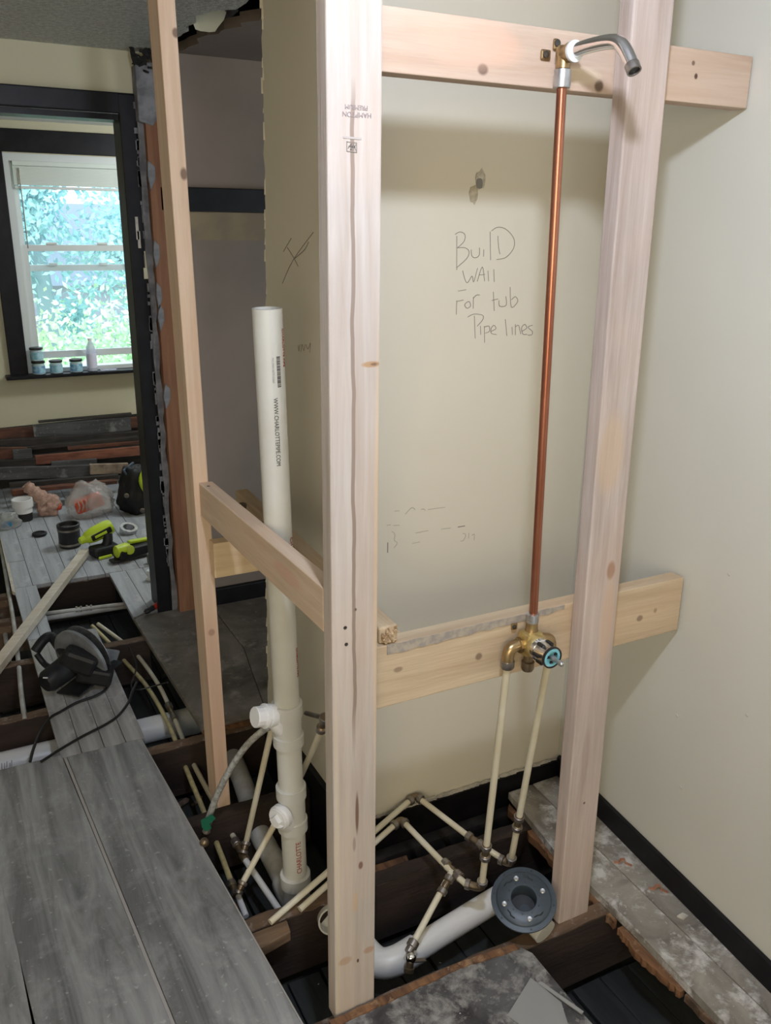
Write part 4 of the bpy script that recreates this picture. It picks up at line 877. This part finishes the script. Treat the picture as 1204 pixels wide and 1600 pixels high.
ribbon([[(0.922, 0.907), (0.935, 0.906)], [(0.952, 0.895), (0.969, 0.909), (0.979, 0.903)], [(0.996, 0.901), (1.003, 0.901), (1.007, 0.897)], [(1.015, 0.898), (1.064, 0.897)], [(0.902, 0.874), (0.912, 0.874)], [(0.920, 0.871), (0.936, 0.869)], [(0.982, 0.842), (1.017, 0.843)], [(1.055, 0.841), (1.082, 0.840)], [(0.916, 0.856), (0.924, 0.848), (0.923, 0.833), (0.931, 0.824), (0.922, 0.813)], [(0.974, 0.816), (0.994, 0.817)], [(1.119, 0.820), (1.128, 0.815), (1.122, 0.801), (1.113, 0.800)], [(1.137, 0.818), (1.137, 0.804)], [(1.147, 0.810), (1.154, 0.812), (1.154, 0.796)]], fw, .0014, 'faint_marks', M['faint'], wb)
ribbon([[(1.104, 0.839), (1.124, 0.839)], [(0.905, 0.829), (0.905, 0.804)]], fw, .0022, 'scratch', M['ink'], wb)
fr_ = lambda u, v, h: (.8197-h, u, v)
ribbon([[(2.160, 1.412), (2.082, 1.472), (1.950, 1.539)], [(2.147, 1.491), (2.091, 1.524)], [(2.119, 1.501), (2.079, 1.479), (2.050, 1.459)], [(1.980, 1.517), (2.005, 1.499), (2.069, 1.477)]], fr_, .0018, 'pencil_mark', M['ink'], wr)
ribbon([[(2.060, 1.264), (2.056, 1.251), (2.048, 1.268)], [(2.042, 1.251), (2.033, 1.270), (2.022, 1.256), (2.013, 1.272)], [(2.006, 1.273), (1.995, 1.263), (1.978, 1.280), (1.984, 1.256)]], fr_, .0014, 'faint_marks', plain('olive_pencil', (.34, .30, .20), .9), wr)
# chipped plaster hole
def blob(cx, cz, rx_, rz_, n, seed, y0, y1):
    r = random.Random(seed); bm = B(); ring = [(cx+math.cos(a)*rx_*r.uniform(.7, 1.2), cz+math.sin(a)*rz_*r.uniform(.7, 1.2)) for a in [i*2*PI/n for i in range(n)]]
    hexa(bm, [(p[0], y0, p[1]) for p in ring], [(p[0], y1, p[1]) for p in ring]); return bm
h0 = Vector((1.124, 1.720, 1.643))
link('chipped_plaster', blob(h0.x+.004, h0.z+.012, .014, .022, 13, 3, 1.7185, 1.7199), plain('chip_pale', (.66, .62, .52), .9, 0, (.42, .38, .30), 60), wb)
link('chipped_plaster', blob(h0.x-.014, h0.z-.020, .011, .020, 11, 5, 1.7187, 1.7199), plain('chip_tan', (.58, .52, .40), .9, 0, (.40, .35, .24), 60), wb)
link('chipped_plaster', blob(h0.x, h0.z+.004, .010, .014, 10, 8, 1.7178, 1.7186), plain('chip_grey', (.24, .23, .22), .9), wb)
for i, (px_, pz_) in enumerate(((1.440, 1.165, 0.853)[1:], (1.450, 1.258, 0.454)[1:], (1.450, 1.215, 0.282)[1:], (1.430, 1.060, 0.570)[1:])):
    bm = B(); p = Vector((rx(px_)-.0008, px_, pz_)); bar(bm, p, p+Vector((0, .006, .004)), .003, .0025)
    o = link('plaster_chip', bm, M['plaster']); tag(o, kind='structure'); o.name = 'trim_%d' % (5+i)

# ================================================================ SMALL THINGS ON THE FLOOR (near)
ps = thing('plastic_sheet', (.96, 1.06, .002), 'clear plastic offcut lying on the marbled floor patch', 'plastic sheet')
bm = B(); prism(bm, [(.865, 1.085), (.965, 1.140), (.985, 1.060), (.955, .99), (.90, .985)], .0015, .0030); link('film', bm, M['sheet'], ps)
bm = B(); bar(bm, (.972, 1.120, .006), (1.005, 1.015, .008), .008, .004, .001); link('fold', bm, M['sheet'], ps)
for p, lab in (((1.393, 1.325, 0.004), 'copper pipe strap left of the other on the scraped strip'), ((1.407, 1.214, 0.004), 'copper pipe strap nearer the camera on the scraped strip')):
    p = Vector(p); bm = B()
    bar(bm, p+Vector((-.018, .012, -.002)), p+Vector((-.006, .004, -.002)), .008, .002, .0005, up=(0, 0, 1))
    pts = [p+Vector((-.008, .004, 0)), p+Vector((-.004, .002, .009)), p+Vector((.004, -.002, .009)), p+Vector((.007, -.004, 0))]
    for a, b in zip(pts, pts[1:]): bar(bm, a, b, .009, .002)
    bar(bm, p+Vector((.006, -.003, -.002)), p+Vector((.014, -.020, -.002)), .008, .002, .0005)
    tag(link('pipe_strap', bm, M['copper_strap']), lab, 'pipe strap', 'copper straps on the strip')
p = Vector((1.393, 1.120, 0.003)); bm = B(); prism(bm, [(p.x-.012, p.y+.006), (p.x+.008, p.y+.008), (p.x+.014, p.y-.006), (p.x-.004, p.y-.009)], .001, .006, .001)
tag(link('plaster_flake', bm, M['plaster']), 'small pale plaster flake on the scraped strip', 'debris')
# crumbs
rd = random.Random(12); bm = B()
def crumb(x, y, z, s): 
    vs = [bm.verts.new((x+rd.uniform(-s, s), y+rd.uniform(-s, s), z+rd.uniform(0, s))) for _ in range(4)]
    bm.faces.new(vs[:3]); bm.faces.new((vs[0], vs[2], vs[3])); bm.faces.new((vs[0], vs[3], vs[1])); bm.faces.new((vs[1], vs[3], vs[2]))
for i in range(160): y = rd.uniform(1.1, 2.38); crumb(rd.uniform(.01, .40), y, 0, rd.uniform(.0008, .0022))
for i in range(60): crumb(rd.uniform(1.28, 1.42), rd.uniform(.85, 1.65), .001, rd.uniform(.0015, .004))
for i in range(50): crumb(rd.uniform(.55, 1.0), rd.uniform(1.0, 1.2), 0, rd.uniform(.001, .003))
for i in range(110): crumb(rd.uniform(.45, 1.25), rd.uniform(.9, 2.3), -.205, rd.uniform(.002, .005))
o = link('plaster_crumbs', bm, M['plaster']); tag(o, 'white plaster crumbs scattered over planks and subfloor', 'debris', kind='stuff')
# rubble in the trench
bm = B()
for i in range(40):
    x = rd.uniform(.42, .56); y = rd.choice([rd.uniform(2.05, 2.35), rd.uniform(2.45, 2.62), rd.uniform(1.65, 1.95)]); s = rd.uniform(.008, .03)
    bar(bm, (x, y, -.2+s*.5), (x+rd.uniform(-.04, .04), y+rd.uniform(-.04, .04), -.195+s*.8), s, s*.6)
tag(link('rubble', bm, plain('rubble', (.10, .07, .055), .9, 0, (.26, .18, .13), 30)), 'loose wood and plaster rubble in the trench beside the walkway', 'rubble', kind='stuff')
cw = thing('wire', (.5, 2.75, -.05), 'thin black wire crossing the trench over the water pipes', 'wire')
pipe(cw, [(0.514, 3.148, -0.020), (0.514, 3.016, -0.040), (0.469, 2.896, -0.050), (0.478, 2.851, -0.050), (0.537, 2.833, -0.040), (0.582, 2.802, -0.020)], .003, 'darkring', 'strand', 8, True)

# ================================================================ WALKWAY: CIRCULAR SAW, CORD, BATTEN
lt = thing('long_batten', (.2, 3.6, 0), 'long white pine batten lying across the left hole and walkway', 'batten')
bm = B(); bar(bm, (-.02, 2.985, .018), (0.514, 4.156, 0.030), .040, .034, .003); link('timber', bm, M['lath'], lt)
cs = thing('circular_saw', (.31, 2.98, 0), 'black corded circular saw with grey blade guard lying on the walkway', 'circular saw')
q = Vector((0.286, 2.881, 0.100)); mo = Vector((0.169, 2.800, 0.075))
axm = (mo-q).normalized()
bm = B(); lathe(bm, q-axm*.03, axm, [(0, .030), (.004, .050), (.05, .052), (.06, .044), (.12, .042), (.155, .040), (.17, .030), (.172, 0)], 24); mh = link('motor_housing', bm, M['charcoal'], cs, True)
bm = B(); lathe(bm, q-axm*.046+Vector((-.01, -.01, -.012)), axm, [(0, .108), (.003, .118), (.015, .119), (.018, .110)], 44); link('blade_guard', bm, M['alu'], cs, True)
bm = B(); lathe(bm, q-axm*.058, axm, [(0, .106), (.0015, .106)], 40); link('blade', bm, M['galv'], cs)
bm = B()
base = Matrix.Translation(q+Vector((.05, -.01, -.075)))
bar(bm, q+Vector((-.045, -.075, -.085)), q+Vector((.13, .055, -.055)), .11, .006, .002, up=(.1, .25, 1)); link('base_plate', bm, M['charcoal'], cs)
s0 = Vector((0.168, 3.014, 0.100)); s1 = Vector((0.202, 3.032, 0.130)); s2 = Vector((0.230, 3.047, 0.130)); s3 = Vector((0.248, 2.998, 0.110)); s4 = Vector((0.262, 2.914, 0.110))
bm = B(); tube(bm, smooth_path([s0, s1, s2, s3, s4], 5), .018, 14, radii=None); tube(bm, smooth_path([s0+Vector((.004, 0, -.01)), s0+Vector((.03, -.03, -.05)), q+Vector((-.05, -.03, -.01))], 5), .011, 12); link('handle', bm, M['charcoal'], cs, True)
bm = B(); bar(bm, q+Vector((-.04, -.03, .045)), q+Vector((.06, -.065, -.005)), .07, .075, .016); bar(bm, q+Vector((.0, -.035, -.02)), q+Vector((.11, -.065, -.055)), .08, .06, .012); link('gear_case', bm, M['charcoal'], cs)
bm = B(); bar(bm, q+Vector((-.012, -.03, .062)), q+Vector((.02, -.05, .046)), .012, .003); bar(bm, mo+Vector((0, -.02, .037)), mo+Vector((.014, -.026, .036)), .005, .002); link('badge', bm, M['white'], cs)
bm = B(); bar(bm, q+Vector((.07, .02, .0)), q+Vector((.15, .06, -.05)), .012, .05, .004); link('lower_guard', bm, M['alu'], cs)
cdn = thing('power_cord', (.3, 2.8, 0), 'black power cord looping from the circular saw across the walkway', 'cord')
pipe(cdn, [(0.356, 2.955, 0.012), (0.384, 2.964, 0.006), (0.398, 2.893, 0.006), (0.372, 2.810, 0.006), (0.329, 2.773, 0.006), (0.262, 2.754, 0.006), (0.206, 2.719, 0.006), (0.168, 2.686, 0.010), (0.128, 2.606, 0.012), (0.100, 2.521, 0.012), (0.084, 2.464, 0.006)], .0045, 'darkring', 'cable', 10, True)
pipe(cdn, [(0.484, 2.870, -0.030), (0.448, 2.769, -0.010), (0.418, 2.677, 0.006), (0.373, 2.610, 0.006), (0.325, 2.573, 0.006), (0.249, 2.536, 0.006), (0.176, 2.493, 0.006), (0.135, 2.458, 0.010), (0.113, 2.440, 0.012)], .0045, 'darkring', 'cable', 10, True)
sd = thing('screwdriver', (0.644, 3.400, 0.000), 'screwdriver with red and black grip lying by the door casing', 'screwdriver')
a = Vector((0.579, 3.327, 0.012)); b = Vector((0.704, 3.421, 0.015))
bm = B(); lathe(bm, a.lerp(b, .38), b-a, [(0, .007), (.01, .012), (.03, .011), (.05, .013)], 14); link('grip', bm, M['darkring'], sd, True)
bm = B(); lathe(bm, a.lerp(b, .68), b-a, [(0, .011), (.02, .013), (.05, .012), (.055, 0)], 14); link('grip_end', bm, M['red'], sd, True)
bm = B(); tube(bm, [a, a.lerp(b, .4)], .0035, 8); link('shank', bm, M['collar'], sd, True)

# pipes and joists in the left hole
op = thing('old_pipe', (.1, 3.4, -.05), 'old dusty grey pipe running lengthwise in the left hole', 'pipe')
pipe(op, [(0.162, 4.677, -0.030), (0.145, 4.024, -0.030), (0.135, 3.649, -0.030), (0.118, 3.247, -0.030), (0.104, 2.987, -0.030), (0.096, 2.772, -0.025)], .0085, 'pvc_old', 'tube', 10, True)
op = thing('old_pipe', (.05, 3.15, -.1), 'short dusty grey pipe under the batten in the left hole', 'pipe')
pipe(op, [(0.096, 3.635, -0.090), (0.090, 3.356, -0.090), (0.095, 3.224, -0.090)], .009, 'pvc_old', 'tube', 10)
bm = B(); prism(bm, [(0.164, 4.661, 0.000)[:2], (0.176, 4.655, 0.000)[:2], (0.167, 3.856, 0.000)[:2], (0.155, 3.878, 0.000)[:2]], -.018, -.002); tag(link('loose_slat', bm, M['lath']), 'thin pale slat along the far edge of the left hole', 'slat')
for (a, b, lab) in (((0.003, 3.957, -0.030), (0.170, 3.931, -0.030), 'farthest cross joist in the left hole'), ((-0.012, 3.696, -0.040), (0.173, 3.647, -0.040), 'cross joist in the left hole under the long batten')):
    bm = B(); bar(bm, (a[0]-.1, b[1], -.11), (b[0]+.01, b[1], -.11), .04, .15, .003); t = thing('floor_joist', (b[0], b[1], -.2), lab, 'joist'); link('beam', bm, M['joist_top'], t)
tw = thing('water_pipe', (0.275, 3.746, -0.060), 'rear one of the pair of white pipes crossing the far hole', 'pipe', None)
pipe(tw, [(0.238, 3.682, -0.050), (0.606, 3.628, -0.050)], .0085, 'pvc_old'); pexfit(tw, (0.388, 3.666, -0.050), (0.415, 3.661, -0.050)); pexfit(tw, (0.431, 3.661, -0.050), (0.457, 3.655, -0.050))
tw = thing('water_pipe', (0.267, 3.677, -0.060), 'front one of the pair of white pipes crossing the far hole', 'pipe', None)
pipe(tw, [(0.240, 3.682, -0.075), (0.610, 3.656, -0.075)], .011, 'pvc_old')
bm = B(); lathe(bm, (0.738, 3.742, 0.000), (0, 0, 1), [(0, .022), (.01, .022), (.012, .015), (.03, .014), (.032, .018), (.045, .018)], 16); tag(link('drain_plug', bm, M['trimwhite'], None, True), 'small white plastic plug standing against the door casing', 'plug')

# ================================================================ FAR ROOM THINGS
PM = {'dk': plain('plank_dark', (.018, .016, .015), .7, 0, (.04, .032, .028), 8, stretch=(1, 4, 4)), 'gr': aged('plank_grey', (.10, .10, .105), (.03, .03, .03), (.28, .28, .28), 'x', .6, 9),
      'br': plain('plank_brown', (.15, .055, .030), .75, 0, (.07, .03, .02), 8, stretch=(1, 4, 4)), 'rd': plain('plank_red', (.26, .10, .055), .75, 0, (.15, .05, .03), 8, stretch=(1, 4, 4)), 'tn': plain('plank_tan', (.34, .27, .20), .8, 0, (.12, .08, .06), 10)}
# (left point, right point, height, depth, material, look)
pile = [
 ((0.063, 5.560, 0.340), (1.286, 5.560, 0.346), .07, .018, 'br', 'rust brown board at the very back of the pile against the wall'),
 ((0.458, 5.520, 0.349), (1.039, 5.520, 0.347), .085, .02, 'gr', 'paint flecked grey board standing on top of the pile'),
 ((0.496, 5.550, 0.403), (1.054, 5.550, 0.406), .012, .03, 'dk', 'thin black strip along the top of the grey board'),
 ((0.056, 5.480, 0.311), (1.259, 5.470, 0.278), .045, .04, 'dk', 'long black board below the grey one'),
 ((0.050, 5.425, 0.279), (1.056, 5.420, 0.275), .022, .05, 'dk', 'long dark board with a worn pale edge, slanting up to the right'),
 ((0.628, 5.400, 0.258), (1.240, 5.400, 0.248), .022, .04, 'br', 'narrow brown board under the slanting dark one, right half of the pile'),
 ((0.403, 5.380, 0.215), (1.231, 5.370, 0.218), .045, .04, 'dk', 'blackened board in the middle of the pile'),
 ((0.434, 5.330, 0.220), (1.084, 5.330, 0.213), .055, .025, 'rd', 'reddish board with a torn orange edge'),
 ((0.113, 5.340, 0.280), (0.392, 5.340, 0.250), .10, .03, 'br', 'short brown board at the left end of the pile'),
 ((0.314, 5.300, 0.275), (0.418, 5.300, 0.272), .055, .02, 'gr', 'small blue grey block near the left end of the pile'),
 ((0.105, 5.300, 0.230), (0.429, 5.290, 0.218), .05, .04, 'dk', 'dark board lying below the blue grey block'),
 ((0.511, 5.250, 0.199), (0.770, 5.250, 0.189), .045, .025, 'gr', 'short white flecked board slipping down at the middle'),
 ((0.032, 5.205, 0.210), (0.754, 5.200, 0.152), .07, .03, 'gr', 'long grey board with peeling white paint low in the pile'),
 ((0.713, 5.165, 0.173), (0.935, 5.165, 0.155), .06, .03, 'tn', 'pale stained board low at the right of the pile'),
 ((0.266, 5.125, 0.142), (0.865, 5.110, 0.126), .025, .04, 'dk', 'black board second from the bottom of the pile'),
 ((0.411, 5.065, 0.117), (0.843, 5.060, 0.110), .02, .05, 'br', 'brown lath near the bottom of the pile'),
 ((0.266, 5.020, 0.125), (0.379, 5.020, 0.122), .035, .04, 'br', 'short brown stub at the foot of the pile'),
]
for i, (a, b, h, d, mk, lab) in enumerate(pile):
    bm = B(); bar(bm, a, b, d, h, .002); tag(link('salvaged_board', bm, PM[mk]), lab, 'board', 'salvaged boards piled under the window')
bm = B(); hexa(bm, [(.05, 5.578, 0), (1.5, 5.578, 0), (1.5, 5.598, 0), (.05, 5.598, 0)], [(.05, 5.586, .37), (1.5, 5.586, .40), (1.5, 5.598, .40), (.05, 5.598, .37)])
tag(link('gap_shade_sheet', bm, PM['dk']), 'dark sheet added behind the salvaged boards so their gaps read as shade', 'panel')  # added black sheet, makes the gaps between boards look shaded

# jars and bottle on the sill
def jar(x, z, mat, lab):
    t = thing('jar', (x, 5.545, z), lab, 'jar', 'jars on the window sill')
    bm = B(); lathe(bm, (x, 5.545, z), (0, 0, 1), [(0, .030), (.004, .037), (.058, .037), (.066, .031)], 20); link('glass', bm, M['jarglass'], t, True)
    bm = B(); lathe(bm, (x, 5.545, z+.010), (0, 0, 1), [(0, .0375), (.042, .0375)], 20); link('label_band', bm, M[mat], t, True)
    bm = B(); lathe(bm, (x, 5.545, z+.066), (0, 0, 1), [(0, .034), (.001, .039), (.013, .039), (.014, .036)], 20); link('lid', bm, M['darkring'], t, True)
jar(.533, .692, 'label_blue', 'jar with a blue label at the bottom of the two jar stack on the sill')
jar(.530, .773, 'label_teal', 'jar with a teal label on top of another jar on the sill')
jar(.632, .692, 'label_teal', 'teal labelled jar beside the jar stack')
jar(.748, .692, 'label_blue', 'blue labelled jar next to the plastic bottle')
bo = thing('plastic_bottle', (.842, 5.545, .692), 'clear plastic bottle with a pale wrapper standing on the window sill', 'bottle')
bm = B(); lathe(bm, (.842, 5.545, .692), (0, 0, 1), [(0, .026), (.004, .031), (.06, .030), (.11, .031), (.15, .026), (.175, .013), (.19, .012)], 20); link('shell', bm, M['bottle'], bo, True)
bm = B(); lathe(bm, (.842, 5.545, .715), (0, 0, 1), [(0, .0312), (.085, .0315)], 20); link('wrapper', bm, plain('pale_wrapper', (.66, .66, .80), .5), bo, True)
bm = B(); lathe(bm, (.842, 5.545, .880), (0, 0, 1), [(0, .0135), (.012, .0135)], 14); link('cap', bm, M['white'], bo, True)
bm = B(); abox(bm, .885, .985, 5.52, 5.57, .6925, .6965); abox(bm, .885, .888, 5.52, 5.57, .6965, .704); abox(bm, .982, .985, 5.52, 5.57, .6965, .704)
tag(link('plastic_tray', bm, M['bottle']), 'low clear plastic tray right of the bottle on the sill', 'tray')

# bags, cups and tools on the floor by the boards
wcup = Vector((0.306, 4.892, 0.000))
t = thing('pipe_coupling', tuple(wcup), 'white plastic pipe hub standing on a black rubber base by the pink bag', 'pipe fitting')
bm = B(); lathe(bm, wcup, (0, 0, 1), [(0, .045), (.045, .045)], 24); link('rubber_base', bm, M['darkring'], t, True)
bm = B(); lathe(bm, wcup+Vector((0, 0, .045)), (0, 0, 1), [(0, .048), (.03, .048), (.032, .055), (.075, .055), (.075, .046), (.03, .044), (.03, 0)], 26); link('hub', bm, M['pvc_bright'], t, True)
def crumple(name, centre, rad, mat, label, seed, amp=.35, parent=None, sub=4, cat='bag', taper=0.0):
    bm = B(); bmesh.ops.create_icosphere(bm, subdivisions=sub, radius=1.0)
    for v in bm.verts:
        n1 = noise.noise(v.co*1.6+Vector((seed*7, 0, 0))); n2 = noise.noise(v.co*4.5+Vector((0, seed*5, 0)))
        k = 1+amp*n1+amp*.55*abs(n2)
        c_ = v.co*k; tz = 1-taper*max(0, c_.z)
        v.co = Vector((c_.x*rad[0]*tz, c_.y*rad[1]*tz, max(c_.z, -.82)*rad[2]))+Vector(centre)
    o = link(name, bm, mat, parent, False)
    for p in o.data.polygons: p.use_smooth = True
    if label: tag(o, label, cat)
    return o
pb = Vector((0.446, 4.924, 0.000))
bg_ = thing('net_bag', tuple(pb), 'pink net bag with a twisted neck slumped on the floor', 'bag')
crumple('bag_body', pb+Vector((0, .0, .055)), (.062, .045, .065), M['pink'], None, 2, .6, bg_, taper=.3)
nk = [pb+Vector((-.01, .0, .07)), pb+Vector((-.045, .02, .11)), pb+Vector((-.08, .03, .145)), pb+Vector((-.105, .035, .18))]
bm = B(); tube(bm, smooth_path(nk, 5), .03, 14, radii=[.046-.0012*i+.005*math.sin(i*1.7) for i in range(len(smooth_path(nk, 5)))]); link('bag_neck', bm, M['pink'], bg_, True)
crumple('contents', pb+Vector((.030, -.022, .05)), (.028, .018, .026), M['orange_red'], None, 3, .4, bg_, 3)
cb = Vector((0.651, 4.801, 0.000))
b2 = thing('carrier_bag', tuple(cb), 'crumpled clear carrier bag with orange red contents behind the lime tools', 'bag')
crumple('film', cb+Vector((0.01, .03, .08)), (.13, .08, .10), M['film'], None, 5, .5, b2, taper=.25)
bm = B(); bar(bm, cb+Vector((-.085, 0, .06)), cb+Vector((.06, -.01, .10)), .07, .07, .008); link('red_packet', bm, M['orange_red'], b2)
bm = B()
for k in range(6): p_ = cb+Vector((-.075+.02*k, -.04, .075+.004*k)); tube(bm, smooth_path([p_+Vector((0, 0, -.03)), p_+Vector((.008, -.006, 0)), p_+Vector((.0, 0, .03))], 3), .005, 6)
link('wrinkle', bm, M['pink'], b2, True)
c3 = Vector((0.217, 4.770, 0.000))
b3 = thing('small_bag', tuple(c3), 'small clear bag holding a bright blue item at the left edge', 'bag')
crumple('film', c3+Vector((0, .01, .035)), (.055, .045, .045), M['sheet'], None, 9, .4, b3); bm = B(); bar(bm, c3+Vector((-.03, -.02, .03)), c3+Vector((.015, -.02, .035)), .02, .03, .003); link('blue_item', bm, plain('bright_blue', (.02, .22, .42), .5), b3)
p = Vector((0.351, 4.593, 0.000)); bm = B(); lathe(bm, p, (0, 0, 1), [(0, .034), (.003, .037), (.012, .037), (.014, .034), (.014, .026), (.010, .025), (.010, 0)], 26); tag(link('black_cap', bm, M['charcoal'], None, True), 'flat black round cap lying alone left of the rubber coupling', 'cap')
p = Vector((0.471, 4.355, -0.000)); t = thing('rubber_coupling', tuple(p), 'black rubber pipe coupling with steel bands beside the lime drill', 'pipe fitting')
bm = B(); lathe(bm, p, (0, 0, 1), [(0, .050), (.005, .053), (.10, .053), (.105, .056), (.118, .056), (.120, .050), (.118, .046), (.02, .044), (.02, 0)], 30); link('sleeve', bm, M['darkring'], t, True)
for z in (.012, .088):
    bm = B(); lathe(bm, p+Vector((0, 0, z)), (0, 0, 1), [(0, .0535), (.001, .0555), (.010, .0555), (.011, .0535)], 30); link('steel_band', bm, M['collar'], t, True)
# lime drill
p = Vector((0.596, 4.204, 0.000)); t = thing('cordless_drill', tuple(p), 'lime and charcoal cordless drill with battery in front of the carrier bag', 'power tool')
dv = Vector((1, .25, .28))
bm = B(); lathe(bm, p+Vector((-.075, -.02, .085)), dv, [(0, .020), (.012, .030), (.045, .038), (.115, .041), (.145, .034), (.152, 0)], 20); mb_ = link('motor_barrel', bm, M['lime'], t, True)
bm = B(); lathe(bm, p+Vector((-.102, -.027, .078)), dv, [(0, .010), (.006, .018), (.03, .021), (.032, .016)], 14); link('chuck', bm, M['lime'], t, True)
bm = B(); bar(bm, p+Vector((-.045, -.052, .092)), p+Vector((.055, -.028, .122)), .012, .030, .005); link('side_panel', bm, M['charcoal'], t)
bm = B(); bar(bm, p+Vector((-.030, -.059, .099)), p+Vector((.030, -.045, .116)), .004, .014, .002); link('badge_bar', bm, M['lime'], t)
bm = B(); tube(bm, smooth_path([p+Vector((.035, -.02, .095)), p+Vector((.03, -.035, .06)), p+Vector((.01, -.045, .03))], 4), .024, 12); link('handle', bm, M['charcoal'], t, True)
bm = B(); bar(bm, p+Vector((-.055, -.065, .026)), p+Vector((.07, -.03, .026)), .085, .050, .012); link('battery', bm, M['charcoal'], t)
bm = B(); bar(bm, p+Vector((-.03, -.112, .008)), p+Vector((.035, -.094, .008)), .012, .012, .003); link('battery_latch', bm, M['lime'], t)

# lime saw lying down
p = Vector((0.739, 4.076, -0.000)); t = thing('reciprocating_saw', tuple(p), 'lime and black reciprocating saw lying flat beside the door casing', 'power tool')
bm = B(); bar(bm, p+Vector((-.10, -.045, .035)), p+Vector((.12, .03, .03)), .075, .055, .012); link('grip_body', bm, M['charcoal'], t)
bm = B(); lathe(bm, p+Vector((-.105, -.05, .052)), Vector((1, .3, .0)), [(0, .020), (.005, .030), (.06, .034), (.075, .026)], 18); link('motor_nose', bm, M['lime'], t, True)
bm = B(); lathe(bm, p+Vector((-.035, -.052, .055)), Vector((-.2, -1, .2)), [(0, .022), (.016, .022), (.018, .010)], 18); link('blower_cap', bm, M['lime'], t, True)
bm = B(); bar(bm, p+Vector((-.03, .0, .075)), p+Vector((.085, .045, .062)), .03, .016, .006); link('top_shell', bm, M['lime'], t)
bm = B(); bar(bm, p+Vector((-.13, -.06, .012)), p+Vector((.11, .0, .008)), .05, .012, .003); link('shoe', bm, M['darkring'], t)
# steel item and dark tool bag by the jamb
p = Vector((0.774, 4.434, 0.000)); t = thing('tape_roll', tuple(p), 'small silver tape roll behind the lime saw', 'tape')
bm = B(); lathe(bm, p, (.15, -.3, 1), [(0, .03), (.0, .045), (.035, .045), (.035, .03), (0, .028)], 26, closed=False); link('roll', bm, M['galv'], t, True)
p = Vector((0.937, 4.741, 0.000)); t = thing('tool_bag', tuple(p), 'black tool bag with lime trim half hidden by the door casing', 'bag')
crumple('bag_body', p+Vector((-.02, .05, .12)), (.11, .10, .15), M['charcoal'], None, 11, .3, t)
bm = B(); bar(bm, p+Vector((-.10, .02, .25)), p+Vector((.0, -.04, .10)), .012, .008); bar(bm, p+Vector((-.10, .02, .25)), p+Vector((-.03, .10, .27)), .012, .008); link('strap', bm, plain('blue_strap', (.06, .09, .13), .6), t)
bm = B(); tube(bm, smooth_path([p+Vector((.005, -.03, .25)), p+Vector((-.02, -.05, .20)), p+Vector((.0, -.06, .14)), p+Vector((.02, -.05, .11))], 4), .018, 10); link('lime_grip', bm, M['lime'], t, True)
bm = B(); lathe(bm, p+Vector((-.105, -.03, .12)), (-.4, -1, 0), [(0, .014), (.003, .014), (.004, .010), (.0, .009)], 14); lathe(bm, p+Vector((-.03, -.055, .03)), (-.4, -1, 0), [(0, .014), (.003, .014), (.004, .010), (.0, .009)], 14); link('buckle', bm, M['collar'], t, True)
p = Vector((0.783, 3.941, 0.000))
bm = B(); abox(bm, p.x-.015, p.x+.02, p.y-.02, p.y+.02, 0, .05, .004); tag(link('battery_pack', bm, M['grey_plastic']), 'small grey battery pack against the door casing', 'battery')
